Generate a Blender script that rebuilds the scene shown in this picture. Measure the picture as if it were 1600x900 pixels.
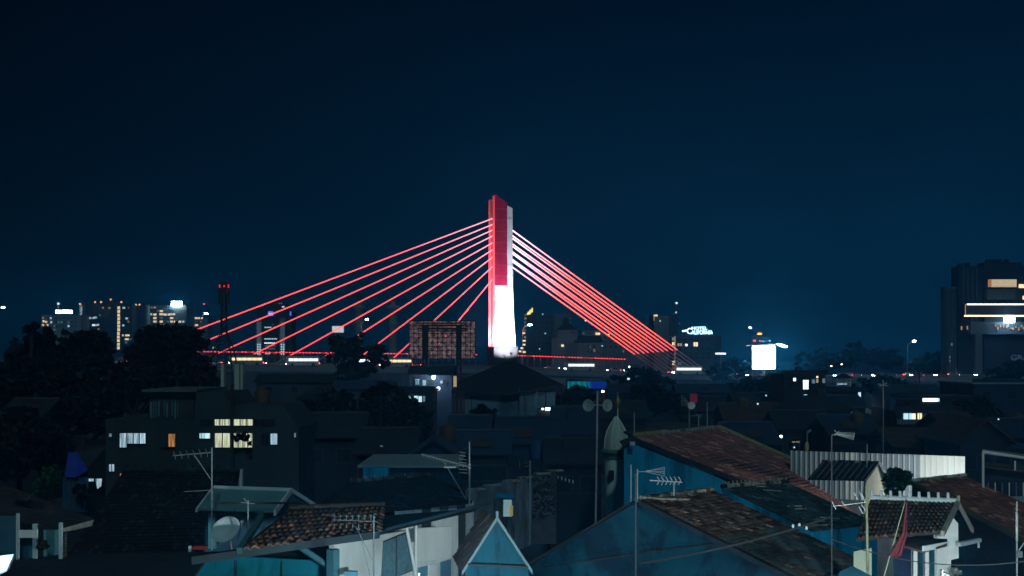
import bpy, math, random
import numpy as np
from mathutils import Vector, Matrix
random.seed(7)
rng = np.random.default_rng(7)
R = math.radians
scene = bpy.context.scene
for o in list(bpy.data.objects): bpy.data.objects.remove(o)

# ------------------------------------------------------------------ camera
FPX, HZ, CZ = 1800.0, 560.0, 12.0        # focal length in photo pixels, horizon row, eye height
cam_d = bpy.data.cameras.new('camera'); cam = bpy.data.objects.new('camera', cam_d)
scene.collection.objects.link(cam); scene.camera = cam
cam.location = (0, 0, CZ); cam.rotation_euler = (R(90), 0, 0)
cam_d.sensor_width = 36; cam_d.lens = 36*FPX/1600; cam_d.shift_y = (HZ-450)/1600
cam_d.clip_start = 0.5; cam_d.clip_end = 8000

# ------------------------------------------------------------------ night sky
world = bpy.data.worlds.new('World'); scene.world = world; world.use_nodes = True
nt = world.node_tree; nt.nodes.clear()
wout = nt.nodes.new('ShaderNodeOutputWorld'); bg = nt.nodes.new('ShaderNodeBackground')
sky = nt.nodes.new('ShaderNodeTexSky'); sky.sky_type = 'NISHITA'; sky.sun_disc = False
MOON_EL, MOON_AZ = 38, 172
sky.sun_elevation = R(MOON_EL); sky.sun_rotation = R(MOON_AZ)
tc = nt.nodes.new('ShaderNodeTexCoord'); sep = nt.nodes.new('ShaderNodeSeparateXYZ')
nt.links.new(tc.outputs['Generated'], sep.inputs[0])
ramp = nt.nodes.new('ShaderNodeValToRGB'); cr = ramp.color_ramp; cr.interpolation = 'B_SPLINE'
stops = [(0.0, (0.0014, .0330, .0760)), (0.09, (0.0008, .0210, .0520)), (0.2, (0.0005, .0120, .0330)), (0.33, (0.0002, .0045, .0155)), (1.0, (0.0001, .0030, .0105))]
while len(cr.elements) < len(stops): cr.elements.new(0.5)
for e, (p, c) in zip(cr.elements, stops): e.position = p; e.color = (*c, 1)
nt.links.new(sep.outputs['Z'], ramp.inputs[0])
# the town's glow is stronger towards the right of the view: a broad light dome in that direction
dot = nt.nodes.new('ShaderNodeVectorMath'); dot.operation = 'DOT_PRODUCT'; dot.inputs[1].default_value = Vector((0.62, 0.78, 0.0)).normalized()
nt.links.new(tc.outputs['Generated'], dot.inputs[0])
mr = nt.nodes.new('ShaderNodeMapRange'); mr.inputs['From Min'].default_value = 0.25; mr.inputs['From Max'].default_value = 1.0
mr.inputs['To Min'].default_value = 0.05; mr.inputs['To Max'].default_value = .97
nt.links.new(dot.outputs['Value'], mr.inputs['Value'])
mul = nt.nodes.new('ShaderNodeVectorMath'); mul.operation = 'SCALE'
nt.links.new(ramp.outputs[0], mul.inputs[0]); nt.links.new(mr.outputs[0], mul.inputs['Scale'])
tint = nt.nodes.new('ShaderNodeVectorMath'); tint.operation = 'MULTIPLY'; tint.inputs[1].default_value = (0.0, 0.00010, 0.00016)
nt.links.new(sky.outputs[0], tint.inputs[0])
addn = nt.nodes.new('ShaderNodeVectorMath'); addn.operation = 'ADD'
nt.links.new(mul.outputs[0], addn.inputs[0]); nt.links.new(tint.outputs[0], addn.inputs[1])
cn = nt.nodes.new('ShaderNodeTexNoise'); cn.inputs['Scale'].default_value = 3.2; cn.inputs['Detail'].default_value = 5; cn.inputs['Roughness'].default_value = .55   # thin uneven night cloud
cmp_ = nt.nodes.new('ShaderNodeMapping'); cmp_.inputs['Scale'].default_value = (1, 1, 2.2); nt.links.new(tc.outputs['Generated'], cmp_.inputs[0]); nt.links.new(cmp_.outputs[0], cn.inputs['Vector'])
cmr = nt.nodes.new('ShaderNodeMapRange'); cmr.inputs['From Min'].default_value = .3; cmr.inputs['From Max'].default_value = .7; cmr.inputs['To Min'].default_value = .84; cmr.inputs['To Max'].default_value = 1.10
nt.links.new(cn.outputs[0], cmr.inputs[0])
csc = nt.nodes.new('ShaderNodeVectorMath'); csc.operation = 'SCALE'; nt.links.new(addn.outputs[0], csc.inputs[0]); nt.links.new(cmr.outputs[0], csc.inputs['Scale'])
nt.links.new(csc.outputs[0], bg.inputs['Color']); bg.inputs['Strength'].default_value = 1.0
nt.links.new(bg.outputs[0], wout.inputs['Surface'])

HAZE_DENSITY = 0.0008
# moonlight from behind the camera's right shoulder
sun_d = bpy.data.lights.new('moon', 'SUN'); sun_d.energy = 0.40; sun_d.angle = R(3); sun_d.color = (0.52, 0.90, 1.0)
sun = bpy.data.objects.new('moon', sun_d); scene.collection.objects.link(sun)
az = R(MOON_AZ); md = Vector((math.sin(az)*math.cos(R(MOON_EL)), math.cos(az)*math.cos(R(MOON_EL)), math.sin(R(MOON_EL))))
sun.rotation_euler = md.to_track_quat('Z', 'Y').to_euler()

vs = scene.view_settings; vs.view_transform = 'Standard'; vs.look = 'None'; vs.exposure = 0; vs.gamma = 1
scene.render.engine = 'CYCLES'
cy = scene.cycles; cy.use_denoising = True; cy.max_bounces = 5; cy.diffuse_bounces = 2; cy.glossy_bounces = 2
cy.transmission_bounces = 2; cy.volume_bounces = 0; cy.transparent_max_bounces = 6; cy.sample_clamp_indirect = 3; cy.caustics_reflective = False; cy.caustics_refractive = False

# ------------------------------------------------------------------ helpers
COL = scene.collection
WM = {}
I4 = Matrix.Identity(4)
def P(px, py, D): return Vector(((px-800)*D/FPX, D, CZ-(py-HZ)*D/FPX))
def PZ(px, py, Z): return P(px, py, FPX*(CZ-Z)/(py-HZ))
def S(n, D): return n*D/FPX

def add(name, data, M=I4, parent=None):
    o = bpy.data.objects.new(name, data); COL.objects.link(o)
    if parent is not None:
        o.parent = parent; o.matrix_parent_inverse = WM[parent.name].inverted_safe()
    o.matrix_basis = M; WM[o.name] = M.copy(); return o
def tag(o, label, cat, group=None):
    o['label'] = label; o['category'] = cat
    if group: o['group'] = group
    return o
def thing(name, label, cat, loc, group=None):
    o = add(name, None, Matrix.Translation(Vector(loc))); o.empty_display_size = .3
    return tag(o, label, cat, group)
def struct(o): o['kind'] = 'structure'; return o
def stuff(o): o['kind'] = 'stuff'; return o

MATS = {}
def mat(name, col=(.5,.5,.5), rough=.85, var=.25, scale=1.5, emit=None, power=0, metal=0, streak=False, attr=None, bump=0, spec=.3, stain=None, stain_scale=.6, stain_lo=.5, stain_hi=.62):
    if name in MATS: return MATS[name]
    m = bpy.data.materials.new(name); m.use_nodes = True; MATS[name] = m
    t = m.node_tree; b = t.nodes['Principled BSDF']
    b.inputs['Roughness'].default_value = rough; b.inputs['Metallic'].default_value = metal
    b.inputs['Specular IOR Level'].default_value = spec
    if emit:
        b.inputs['Base Color'].default_value = (*[c*.3 for c in emit], 1)
        b.inputs['Emission Color'].default_value = (*emit, 1); b.inputs['Emission Strength'].default_value = power
        return m
    g = t.nodes.new('ShaderNodeNewGeometry'); mp = t.nodes.new('ShaderNodeMapping')
    mp.inputs['Scale'].default_value = (1, 1, .18) if streak else (1, 1, 1)
    t.links.new(g.outputs['Position'], mp.inputs[0])
    n = t.nodes.new('ShaderNodeTexNoise'); n.inputs['Scale'].default_value = scale; n.inputs['Detail'].default_value = 6; n.inputs['Roughness'].default_value = .65
    t.links.new(mp.outputs[0], n.inputs['Vector'])
    r = t.nodes.new('ShaderNodeMapRange'); r.inputs['From Min'].default_value = .3; r.inputs['From Max'].default_value = .7
    r.inputs['To Min'].default_value = 1-var; r.inputs['To Max'].default_value = 1+var
    t.links.new(n.outputs[0], r.inputs[0])
    mx = t.nodes.new('ShaderNodeVectorMath'); mx.operation = 'SCALE'; mx.inputs[0].default_value = col
    t.links.new(r.outputs[0], mx.inputs['Scale']); out = mx.outputs[0]
    if attr:
        a = t.nodes.new('ShaderNodeAttribute'); a.attribute_name = 'rnd'
        if attr == 'obj':
            a = t.nodes.new('ShaderNodeObjectInfo'); src = a.outputs['Random']
        else: src = a.outputs['Fac']
        r2 = t.nodes.new('ShaderNodeFloatCurve'); cv = r2.mapping.curves[0]    # most pieces vary gently, one in twelve is much paler
        cv.points[0].location = (0, .22); cv.points[-1].location = (1, .80); cv.points.new(.90, .40); cv.points.new(.95, .66); r2.mapping.update()
        rs = t.nodes.new('ShaderNodeMath'); rs.operation = 'MULTIPLY'; rs.inputs[1].default_value = 3.0
        t.links.new(src, r2.inputs['Value']); t.links.new(r2.outputs[0], rs.inputs[0])
        m2 = t.nodes.new('ShaderNodeVectorMath'); m2.operation = 'SCALE'
        t.links.new(out, m2.inputs[0]); t.links.new(rs.outputs[0], m2.inputs['Scale']); out = m2.outputs[0]
    if stain:
        n2 = t.nodes.new('ShaderNodeTexNoise'); n2.inputs['Scale'].default_value = stain_scale; n2.inputs['Detail'].default_value = 8; n2.inputs['Roughness'].default_value = .7
        t.links.new(mp.outputs[0], n2.inputs['Vector'])
        r3 = t.nodes.new('ShaderNodeMapRange'); r3.inputs['From Min'].default_value = stain_lo; r3.inputs['From Max'].default_value = stain_hi
        t.links.new(n2.outputs[0], r3.inputs[0])
        m3 = t.nodes.new('ShaderNodeMix'); m3.data_type = 'RGBA'; t.links.new(r3.outputs[0], m3.inputs['Factor'])
        t.links.new(out, m3.inputs['A']); m3.inputs['B'].default_value = (*stain, 1); out = m3.outputs['Result']
    t.links.new(out, b.inputs['Base Color'])
    if bump:
        bp = t.nodes.new('ShaderNodeBump'); bp.inputs['Strength'].default_value = bump; bp.inputs['Distance'].default_value = .05
        t.links.new(n.outputs[0], bp.inputs['Height']); t.links.new(bp.outputs[0], b.inputs['Normal'])
    return m
def glow(name, col, power): return mat(name, emit=col, power=power)

MC = {}
def mesh(name, v, f, m, smooth=False):
    me = bpy.data.meshes.new(name); me.from_pydata([tuple(a) for a in v], [], f)
    if m: me.materials.append(m)
    if smooth: me.polygons.foreach_set('use_smooth', [True]*len(me.polygons))
    me.update(); return me
CUBE_V = [(x, y, z) for x in (-.5, .5) for y in (-.5, .5) for z in (-.5, .5)]
CUBE_F = [(0,1,3,2), (4,6,7,5), (0,4,5,1), (2,3,7,6), (0,2,6,4), (1,5,7,3)]
def cube_mesh(m):
    k = ('cube', m.name)
    if k not in MC: MC[k] = mesh('block', CUBE_V, CUBE_F, m)
    return MC[k]
def cyl_mesh(m, n=8, taper=1.0):
    k = ('cyl', m.name, n, taper)
    if k not in MC:
        v = [(math.cos(2*math.pi*i/n), math.sin(2*math.pi*i/n), 0) for i in range(n)] + [(taper*math.cos(2*math.pi*i/n), taper*math.sin(2*math.pi*i/n), 1) for i in range(n)]
        f = [(i, (i+1) % n, n+(i+1) % n, n+i) for i in range(n)] + [tuple(range(n-1, -1, -1)), tuple(range(n, 2*n))]
        MC[k] = mesh('rod', v, f, m, n > 6)
    return MC[k]
def ball_mesh(m, seg=12, rings=8):
    k = ('ball', m.name, seg, rings)
    if k not in MC:
        MC[k] = lathe_mesh([(math.sin(math.pi*i/rings), -math.cos(math.pi*i/rings)) for i in range(rings+1)], m, seg)
    return MC[k]
def lathe_mesh(prof, m, seg=16):
    v, f = [], []
    for r, z in prof:
        for i in range(seg): v.append((max(r, 1e-4)*math.cos(2*math.pi*i/seg), max(r, 1e-4)*math.sin(2*math.pi*i/seg), z))
    for j in range(len(prof)-1):
        for i in range(seg): f.append((j*seg+i, j*seg+(i+1) % seg, (j+1)*seg+(i+1) % seg, (j+1)*seg+i))
    return mesh('turned', v, f, m, True)
def box(n, c, s, m, par=None, rz=0, M=I4):
    return add(n, cube_mesh(m), M @ Matrix.Translation(Vector(c)) @ Matrix.Rotation(rz, 4, 'Z') @ Matrix.Diagonal((*s, 1)), par)
def aim(a, b):
    a, b = Vector(a), Vector(b); d = b-a
    return Matrix.Translation(a) @ d.to_track_quat('Z', 'Y').to_matrix().to_4x4(), d.length
def bar(n, a, b, r, m, par=None, sides=8, taper=1.0, M=I4):
    if M is not I4: a, b = M @ Vector(a), M @ Vector(b)
    T, L = aim(a, b); return add(n, cyl_mesh(m, sides, taper), T @ Matrix.Diagonal((r, r, L, 1)), par)
def ball(n, c, r, m, par=None, sx=1, sy=1, sz=1): return add(n, ball_mesh(m), Matrix.Translation(Vector(c)) @ Matrix.Diagonal((r*sx, r*sy, r*sz, 1)), par)
def poly(n, v, f, m, par=None, M=I4, smooth=False): return add(n, mesh(n, v, f, m, smooth), M, par)
def slab(n, pts, t, m, par=None):
    """a flat polygon of world points given a thickness t behind its face"""
    pts = [Vector(p) for p in pts]; nrm = Vector((0, 0, 0))
    for i in range(len(pts)): nrm += (pts[i]-pts[0]).cross(pts[(i+1) % len(pts)]-pts[0])
    nrm.normalize()
    if nrm.dot(Vector((0, 0, CZ))-pts[0]) < 0 and nrm.z < .05: nrm = -nrm
    if nrm.z < -.05: nrm = -nrm
    k = len(pts); c = sum(pts, Vector())/k
    v = [p-c for p in pts]+[p-c-nrm*t for p in pts]
    f = [tuple(range(k)), tuple(range(2*k-1, k-1, -1))]+[(i, k+i, k+(i+1) % k, (i+1) % k) for i in range(k)]
    o = poly(n, v, f, m, par, Matrix.Translation(c)); return o
def text(n, s, c, h, m, par, depth=.1, width=None, rz=0):
    cu = bpy.data.curves.new(n, 'FONT'); cu.body = s; cu.size = 1; cu.extrude = .08; cu.align_x = 'CENTER'
    tmp = bpy.data.objects.new('tmp', cu); COL.objects.link(tmp)
    bpy.context.view_layer.update()
    me = bpy.data.meshes.new_from_object(tmp.evaluated_get(bpy.context.evaluated_depsgraph_get())); me.name = n
    bpy.data.objects.remove(tmp); me.materials.clear(); me.materials.append(m)
    xs = [v.co.x for v in me.vertices]; ys = [v.co.y for v in me.vertices]
    w0, h0 = max(xs)-min(xs), max(ys)-min(ys)
    sy = h/h0; sx = (width/w0) if width else sy
    for v in me.vertices: v.co = ((v.co.x-(max(xs)+min(xs))/2)*sx, (v.co.y-(max(ys)+min(ys))/2)*sy, v.co.z*depth*6)
    return add(n, me, Matrix.Translation(Vector(c)) @ Matrix.Rotation(rz, 4, 'Z') @ Matrix.Rotation(R(90), 4, 'X'), par)

# ---- roof tiles
def lerp(a, b, t): return a+(b-a)*t
def bil(A, B, C, D, u, v): return lerp(lerp(A, B, u), lerp(D, C, u), v)
def tile_sheet(par, q, rows, cols, m, name='roof_tiles', lift=.03, wave=.035):
    """all the small tiles of one roof face as real relief: overlapping courses of rounded tiles"""
    A, B, C, D = [Vector(p) for p in q]; n = (B-A).cross(D-A).normalized()
    if n.z < 0: n = -n
    c = (A+B+C+D)/4; V, F, rnd = [], [], []
    prof = [(0, 0), (.25, .8), (.5, 1), (.75, .6)]
    for r in range(rows):
        v0, v1 = r/rows, (r+1.12)/rows
        base = len(V); k = 0
        offs = rng.normal(0, .25, cols+1)
        for ci in range(cols+1):
            for (fu, hh) in (prof if ci < cols else [(0, 0)]):
                u = (ci+fu)/cols; j = offs[ci]*.12/rows
                V.append(bil(A, B, C, D, u, v0)-c+n*(hh*wave)); V.append(bil(A, B, C, D, u, min(v1+j, 1.02))-c+n*(hh*wave+lift)); V.append(bil(A, B, C, D, u, min(v1+j, 1.02))-c+n*(hh*wave-.01)); k += 1
        tr = rng.random(cols)
        for i in range(k-1):
            a = base+3*i; b = a+3
            F.append((a, b, b+1, a+1)); F.append((a+1, b+1, b+2, a+2)); rr = float(tr[min(i//4, cols-1)]); rnd += [rr, rr]
    me = mesh(name, V, F, m, False)
    at = me.attributes.new('rnd', 'FLOAT', 'FACE'); at.data.foreach_set('value', rnd)
    return stuff(add(name, me, Matrix.Translation(c), par))
def tile_mesh(m):
    k = ('tile', m.name)
    if k not in MC:
        prof = [(0, 0), (.15, .55), (.35, 1), (.55, .8), (.75, .2), (1.04, .05)]; v = []; f = []
        for x, z in prof: v += [(x, 0, z*.6), (x, 1.1, z+.55), (x, 1.1, z*.7-.25)]
        for i in range(len(prof)-1): a = 3*i; b = a+3; f += [(a, b, b+1, a+1), (a+1, b+1, b+2, a+2)]
        MC[k] = mesh('tile', v, f, m)
    return MC[k]
def tile_pieces(par, q, rows, cols, mats, hgt=.06, missing=0.0, jit=.03, name='tile'):
    A, B, C, D = [Vector(p) for p in q]; n = (B-A).cross(D-A).normalized()
    if n.z < 0: n = -n
    for r in range(rows):
        for c in range(cols):
            if random.random() < missing: continue
            o = bil(A, B, C, D, c/cols, r/rows); ux = bil(A, B, C, D, (c+1)/cols, r/rows)-o; vx = bil(A, B, C, D, c/cols, (r+1)/rows)-o
            o = o+vx*random.gauss(0, jit)+n*(abs(random.gauss(0, .006)))
            a = random.gauss(0, jit*.6); ux2 = ux+vx*a*.6; vx2 = vx-ux*a*.6
            Mx = Matrix(((ux2.x, vx2.x, n.x*hgt, o.x), (ux2.y, vx2.y, n.y*hgt, o.y), (ux2.z, vx2.z, n.z*hgt, o.z), (0, 0, 0, 1)))
            add(name, tile_mesh(random.choice(mats)), Mx, par)
def ridge_caps(par, a, b, k, r, mats, name='ridge_tile', knob=False):
    a, b = Vector(a), Vector(b)
    for i in range(k):
        p, q = lerp(a, b, i/k), lerp(a, b, (i+1.08)/k)
        T, L = aim(p+Vector((0, 0, random.gauss(0, .008))), q+Vector((0, 0, random.gauss(.01, .008))))
        o = add(name, cyl_mesh(random.choice(mats), 8, .88), T @ Matrix.Diagonal((r, r, L, 1)), par)
        if knob: box('ridge_knob', lerp(p, q, .5)+Vector((0, 0, r*1.35)), (r*.5, r*.5, r*1.3), mats[0], o, math.atan2((b-a).y, (b-a).x))

# ---- trees
def leaf_crown(par, blobs, n, size, m, name='crown', clump=.17, flat=.9):
    """leaf-sized faces in clumps through the crown's volume"""
    vol = np.array([b[1]*b[2]*b[3] for b in blobs]); vol = vol/vol.sum()
    ncl = max(12, n//45); cen = []
    idx = rng.choice(len(blobs), ncl, p=vol)
    for i in idx:
        c, rx, ry, rz = blobs[i]; d = rng.normal(size=3); d /= np.linalg.norm(d); rad = rng.random()**.33
        rad = .30+.66*rad; cen.append(np.array(c)+d*rad*np.array((rx, ry, rz)))
    cen = np.array(cen); av = np.array([min(b[1], b[2], b[3]) for b in blobs])[idx]
    pick = rng.integers(0, ncl, n); pos = cen[pick]+rng.normal(size=(n, 3))*(av[pick]*clump)[:, None]*np.array((1, 1, .75))
    nr = rng.normal(size=(n, 3)); nr[:, 2] = np.abs(nr[:, 2])+.3; nr /= np.linalg.norm(nr, axis=1)[:, None]
    t = np.cross(nr, rng.normal(size=(n, 3))); t /= np.linalg.norm(t, axis=1)[:, None]; bt = np.cross(nr, t)
    sz = size*(.6+.8*rng.random(n))[:, None]
    v = np.stack([pos-t*sz, pos+bt*sz*.5, pos+t*sz, pos-bt*sz*.5], 1).reshape(-1, 3)
    c0 = v.mean(0); v = v-c0
    me = bpy.data.meshes.new(name); me.vertices.add(4*n); me.vertices.foreach_set('co', v.astype(np.float32).ravel())
    me.loops.add(4*n); me.loops.foreach_set('vertex_index', np.arange(4*n, dtype=np.int32))
    me.polygons.add(n); me.polygons.foreach_set('loop_start', np.arange(0, 4*n, 4, dtype=np.int32)); me.polygons.foreach_set('loop_total', np.full(n, 4, dtype=np.int32))
    me.materials.append(m); me.update(calc_edges=True)
    at = me.attributes.new('rnd', 'FLOAT', 'FACE'); at.data.foreach_set('value', rng.random(n).astype(np.float32))
    return add(name, me, Matrix.Translation(Vector(c0)), par)
def limb_mesh(segs, m):
    V, F = [], []
    for a, b, r0, r1 in segs:
        T, L = aim(a, b); base = len(V)
        for r, z in ((r0, 0), (r1, L)):
            for i in range(7): V.append(T @ Vector((r*math.cos(2*math.pi*i/7), r*math.sin(2*math.pi*i/7), z)))
        F += [(base+i, base+(i+1) % 7, base+7+(i+1) % 7, base+7+i) for i in range(7)]
    return mesh('trunk', V, F, m, True)
def tree(name, label, base, blobs, n, size, m, group=None, cat='tree', trunk_r=.35):
    base = Vector(base); t = thing(name, label, cat, base, group)
    top = Vector(blobs[0][0]); fork = lerp(base, Vector((lerp(base.x, top.x, .5), lerp(base.y, top.y, .5), top.z)), .6)
    segs = [(base, fork, trunk_r, trunk_r*.65)]
    for b in blobs:
        c = Vector(b[0]); segs.append((fork, c, trunk_r*.5, trunk_r*.18))
        for k in range(3):
            d = Vector(rng.normal(size=3)).normalized(); segs.append((lerp(fork, c, .7), c+Vector((d.x*b[1], d.y*b[2], abs(d.z)*b[3]))*.75, trunk_r*.2, trunk_r*.05))
    add('trunk', limb_mesh([(a-base, b-base, r, s) for a, b, r, s in segs], mat('bark', (.05, .04, .032), var=.4, scale=4)), Matrix.Translation(base), t)
    leaf_crown(t, blobs, n, size, m)
    return t
def ragged(blobs, k=3):
    out = list(blobs)
    for c, rx, ry, rz in blobs:
        for _ in range(k):
            d = rng.normal(size=3); d /= np.linalg.norm(d); s = rng.uniform(.80, 1.0); q = rng.uniform(.18, .34)
            out.append((tuple(np.array(c)+d*np.array((rx, ry, rz))*s), rx*q, ry*q, rz*q*1.15))
    return out
def blobpx(px, py, rx, ry, D, rd=None): return (tuple(P(px, py, D)), S(rx, D), S(rd or rx, D)*.8, S(ry, D))
# ------------------------------------------------------------------ materials
CONC = mat('concrete', (.16, .17, .19), var=.18, scale=.8, streak=True)
CONCD = mat('dark_concrete', (.13, .14, .15), var=.3, scale=.6, streak=True)
STEEL = mat('steel', (.22, .23, .24), .5, .2, 3, metal=.3)
STEELD = mat('dark_steel', (.035, .036, .04), .6, .3, 3)
POLE = mat('galvanised_pole', (.42, .43, .43), .5, .2, 4, metal=.2)
ASPH = mat('asphalt', (.05, .05, .052), .9, .25, 2)
WHITE = mat('white_paint', (.78, .78, .76), .7, .12, 1.2, streak=True)
LEAF = mat('leaf_dark', (.012, .018, .011), .8, .4, .8, attr='face')
LEAF2 = mat('leaf_mid', (.028, .042, .022), .8, .4, .8, attr='face')
LEAFG = mat('leaf_green', (.045, .11, .03), .7, .4, .8, attr='face')
GLASSD = mat('dark_glass', (.02, .028, .035), .15, .2, 1, spec=.6)
L_WARM = glow('lamp_warm', (1.0, .78, .45), 1.5)
L_WARMD = glow('lamp_warm_dim', (1.0, .72, .42), .35)
L_WHITE = glow('lamp_white', (.86, .96, 1.0), 2.0)
L_COOL = glow('lamp_cool', (.55, .85, 1.0), 1.1)
L_COOLD = glow('lamp_cool_dim', (.42, .72, .9), .22)
L_ORANGE = glow('lamp_orange', (1.0, .42, .13), .42)
L_RED = glow('lamp_red', (1.0, .05, .06), 3.2)
L_REDD = glow('lamp_red_dim', (1.0, .06, .07), .5)
L_BULB = glow('bulb_white', (.80, .95, 1.0), 260)
L_BULBG = glow('bulb_greenish', (.60, 1.0, .42), 60)
L_BULBO = glow('bulb_orange', (1.0, .30, .05), 7)
def glow_ramp_cable(name, stops, power):
    """LED-lit cable, with floodlight at the pylon end painted in as paler glow"""
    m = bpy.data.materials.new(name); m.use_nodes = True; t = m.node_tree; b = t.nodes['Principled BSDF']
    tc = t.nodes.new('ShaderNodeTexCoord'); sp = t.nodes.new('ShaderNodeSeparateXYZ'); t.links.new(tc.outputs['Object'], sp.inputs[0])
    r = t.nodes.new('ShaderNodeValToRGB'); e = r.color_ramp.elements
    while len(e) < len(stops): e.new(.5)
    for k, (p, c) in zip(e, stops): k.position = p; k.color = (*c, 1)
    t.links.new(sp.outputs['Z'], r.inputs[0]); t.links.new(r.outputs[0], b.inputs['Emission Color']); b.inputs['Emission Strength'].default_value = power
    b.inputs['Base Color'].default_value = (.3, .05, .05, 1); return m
CABLEL = glow_ramp_cable('glow_ramp_left', [(0, (.80, .34, .44)), (.25, (.85, .12, .16)), (.7, (1, .085, .085)), (1, (.8, .06, .07))], 2.5)  # ramps pale towards the pylon: floodlight painted into the emission
CABLER = glow_ramp_cable('glow_ramp_right', [(0, (1, .72, .85)), (.15, (1, .40, .48)), (.38, (1, .14, .13)), (.85, (1, .085, .06)), (1, (.45, .05, .06))], 3.2)

# ------------------------------------------------------------------ ground
gv = [(-2500, -60, 0), (2500, -60, 0), (2500, 4200, 0), (-2500, 4200, 0)]
struct(poly('ground', gv, [(0, 1, 2, 3)], mat('ground_earth', (.045, .046, .045), .95, .4, .12)))

# ------------------------------------------------------------------ the cable-stayed bridge
BA = R(15); E1 = Vector((math.cos(BA), math.sin(BA), 0)); EN = Vector((math.sin(BA), -math.cos(BA), 0))   # along the deck to the right; towards the camera
T0 = Vector((S(782-800, 357), 357, 0))
def deck_z(t):                      # t counts to the left of the pylon
    if t >= 0: return 8.8+.0135*t
    return max(8.8+.036*t, 5.6)
def bp(t, n=0.0, h=0.0):
    p = T0-E1*t+EN*n; p.z = deck_z(t)+h; return p
bridge = thing('cable_stayed_bridge', 'cable-stayed bridge with floodlit white and red pylon and glowing red cables', 'bridge', bp(0)-Vector((0, 0, 8.8)))
ts = list(range(240, -261, -10))
def deck_strip(name, n0, n1, h0, h1, m, par, t_list=ts):
    v, f = [], []
    for t in t_list: v += [bp(t, n0, h0), bp(t, n1, h0), bp(t, n1, h1), bp(t, n0, h1)]
    for i in range(len(t_list)-1):
        a, b = 4*i, 4*i+4
        f += [(a+k, a+(k+1) % 4, b+(k+1) % 4, b+k) for k in range(4)]
    f += [(3, 2, 1, 0), tuple(len(v)-4+k for k in range(4))]
    return poly(name, v, f, m, par)
deck_strip('deck', -10, 10, -2.4, 0, CONC, bridge)
deck_strip('roadway', -9.3, 9.3, .004, .02, ASPH, bridge)
deck_strip('kerb', 9.3, 9.9, .0, .28, CONC, bridge); deck_strip('kerb', -9.9, -9.3, .0, .28, CONC, bridge)
deck_strip('median_barrier', -.35, .35, .02, .8, CONC, bridge)
deck_strip('fascia_beam', 10.003, 10.6, -1.5, -.1, mat('pale_fascia', (.22, .22, .28), var=.2, scale=.4, streak=True), bridge)
for h in (.62, 1.0):
    deck_strip('guard_rail', 9.66, 9.74, h, h+.07, STEEL, bridge)
for t in range(130, -120, -5): box('rail_post', bp(t, 9.7, .6), (.09, .09, .82), STEEL, bridge, BA)
for t in (205, 165, 128, 92, 56, 18, -24, -62, -98, -140, -190):
    z = deck_z(t)-2.4
    box('pier', bp(t, 4)*1+Vector((0, 0, -deck_z(t)+z/2)), (2.0, 2.2, z), CONC, bridge, BA)
    box('pier', bp(t, -4)*1+Vector((0, 0, -deck_z(t)+z/2)), (2.0, 2.2, z), CONC, bridge, BA)
# approach wall under the left end of the deck
a, b = bp(125, 10.9), bp(18, 10.9)
slab('abutment_wall', [Vector((a.x, a.y, deck_z(125)-1.6)), Vector((b.x, b.y, deck_z(18)-1.6)), Vector((b.x, b.y, 1)), Vector((a.x, a.y, 1))], .4, mat('approach_wall', (.10, .11, .15), var=.25, scale=.3, streak=True), bridge)

# pylon: a four-cornered shaft set at an angle so that two faces show
PR = R(20); F1 = Vector((math.cos(PR), math.sin(PR), 0)); F2 = Vector((-math.sin(PR), math.cos(PR), 0))
PC = P(773, 560, 354); PC.z = 0
def zpx(py, D=354): return CZ+(HZ-py)*D/FPX
def pp(u, w, z): return PC+F1*u+F2*w+Vector((0, 0, z))
def prism(name, rings, m, par):
    v, f = [], []
    for (u0, u1, w0, w1, zs) in rings:
        z = zs if isinstance(zs, tuple) else (zs,)*4
        v += [pp(u0, w0, z[0]), pp(u1, w0, z[1]), pp(u1, w1, z[2]), pp(u0, w1, z[3])]
    for i in range(len(rings)-1): f += [(4*i+k, 4*i+(k+1) % 4, 4*i+4+(k+1) % 4, 4*i+4+k) for k in range(4)]
    f += [(3, 2, 1, 0), tuple(4*(len(rings)-1)+k for k in range(4))]
    return poly(name, v, f, m, par)
PYL = mat('pylon_white', (.72, .71, .74), .75, .10, .35, streak=True)
zt = (zpx(312), zpx(324), zpx(324), zpx(312))
shaft = prism('pylon', [(.7, 7.2, .2, 5.9, 0), (.7, 6.9, .2, 5.9, zpx(541)), (.7, 6.35, .2, 5.8, zpx(490)), (.7, 6.0, .2, 5.8, zpx(446)), (.7, 5.9, .2, 5.8, zt)], PYL, bridge)
# two ribs on the narrow left face with a slot between them for the cables
for w0, w1, nm in ((0.0, 2.0, 'face_rib'), (3.7, 5.8, 'face_rib')):
    zz = zpx(305) if w0 == 0 else zpx(309)
    prism(nm, [(-.0, .9, w0-.02, w1, 0), (0, .9, w0-.02, w1, zz)], PYL, shaft)
prism('cable_slot', [(.45, .75, 1.9, 3.8, zpx(440)), (.45, .75, 1.9, 3.8, zpx(312))], mat('slot_red', (.25, .03, .04), .7, .1), shaft)
prism('plinth', [(-.35, 7.6, -.35, 6.4, 0), (-.35, 7.35, -.35, 6.3, zpx(541.5))], mat('plinth_grey', (.03, .03, .036), var=.2, scale=.5, streak=True), bridge)
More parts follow.
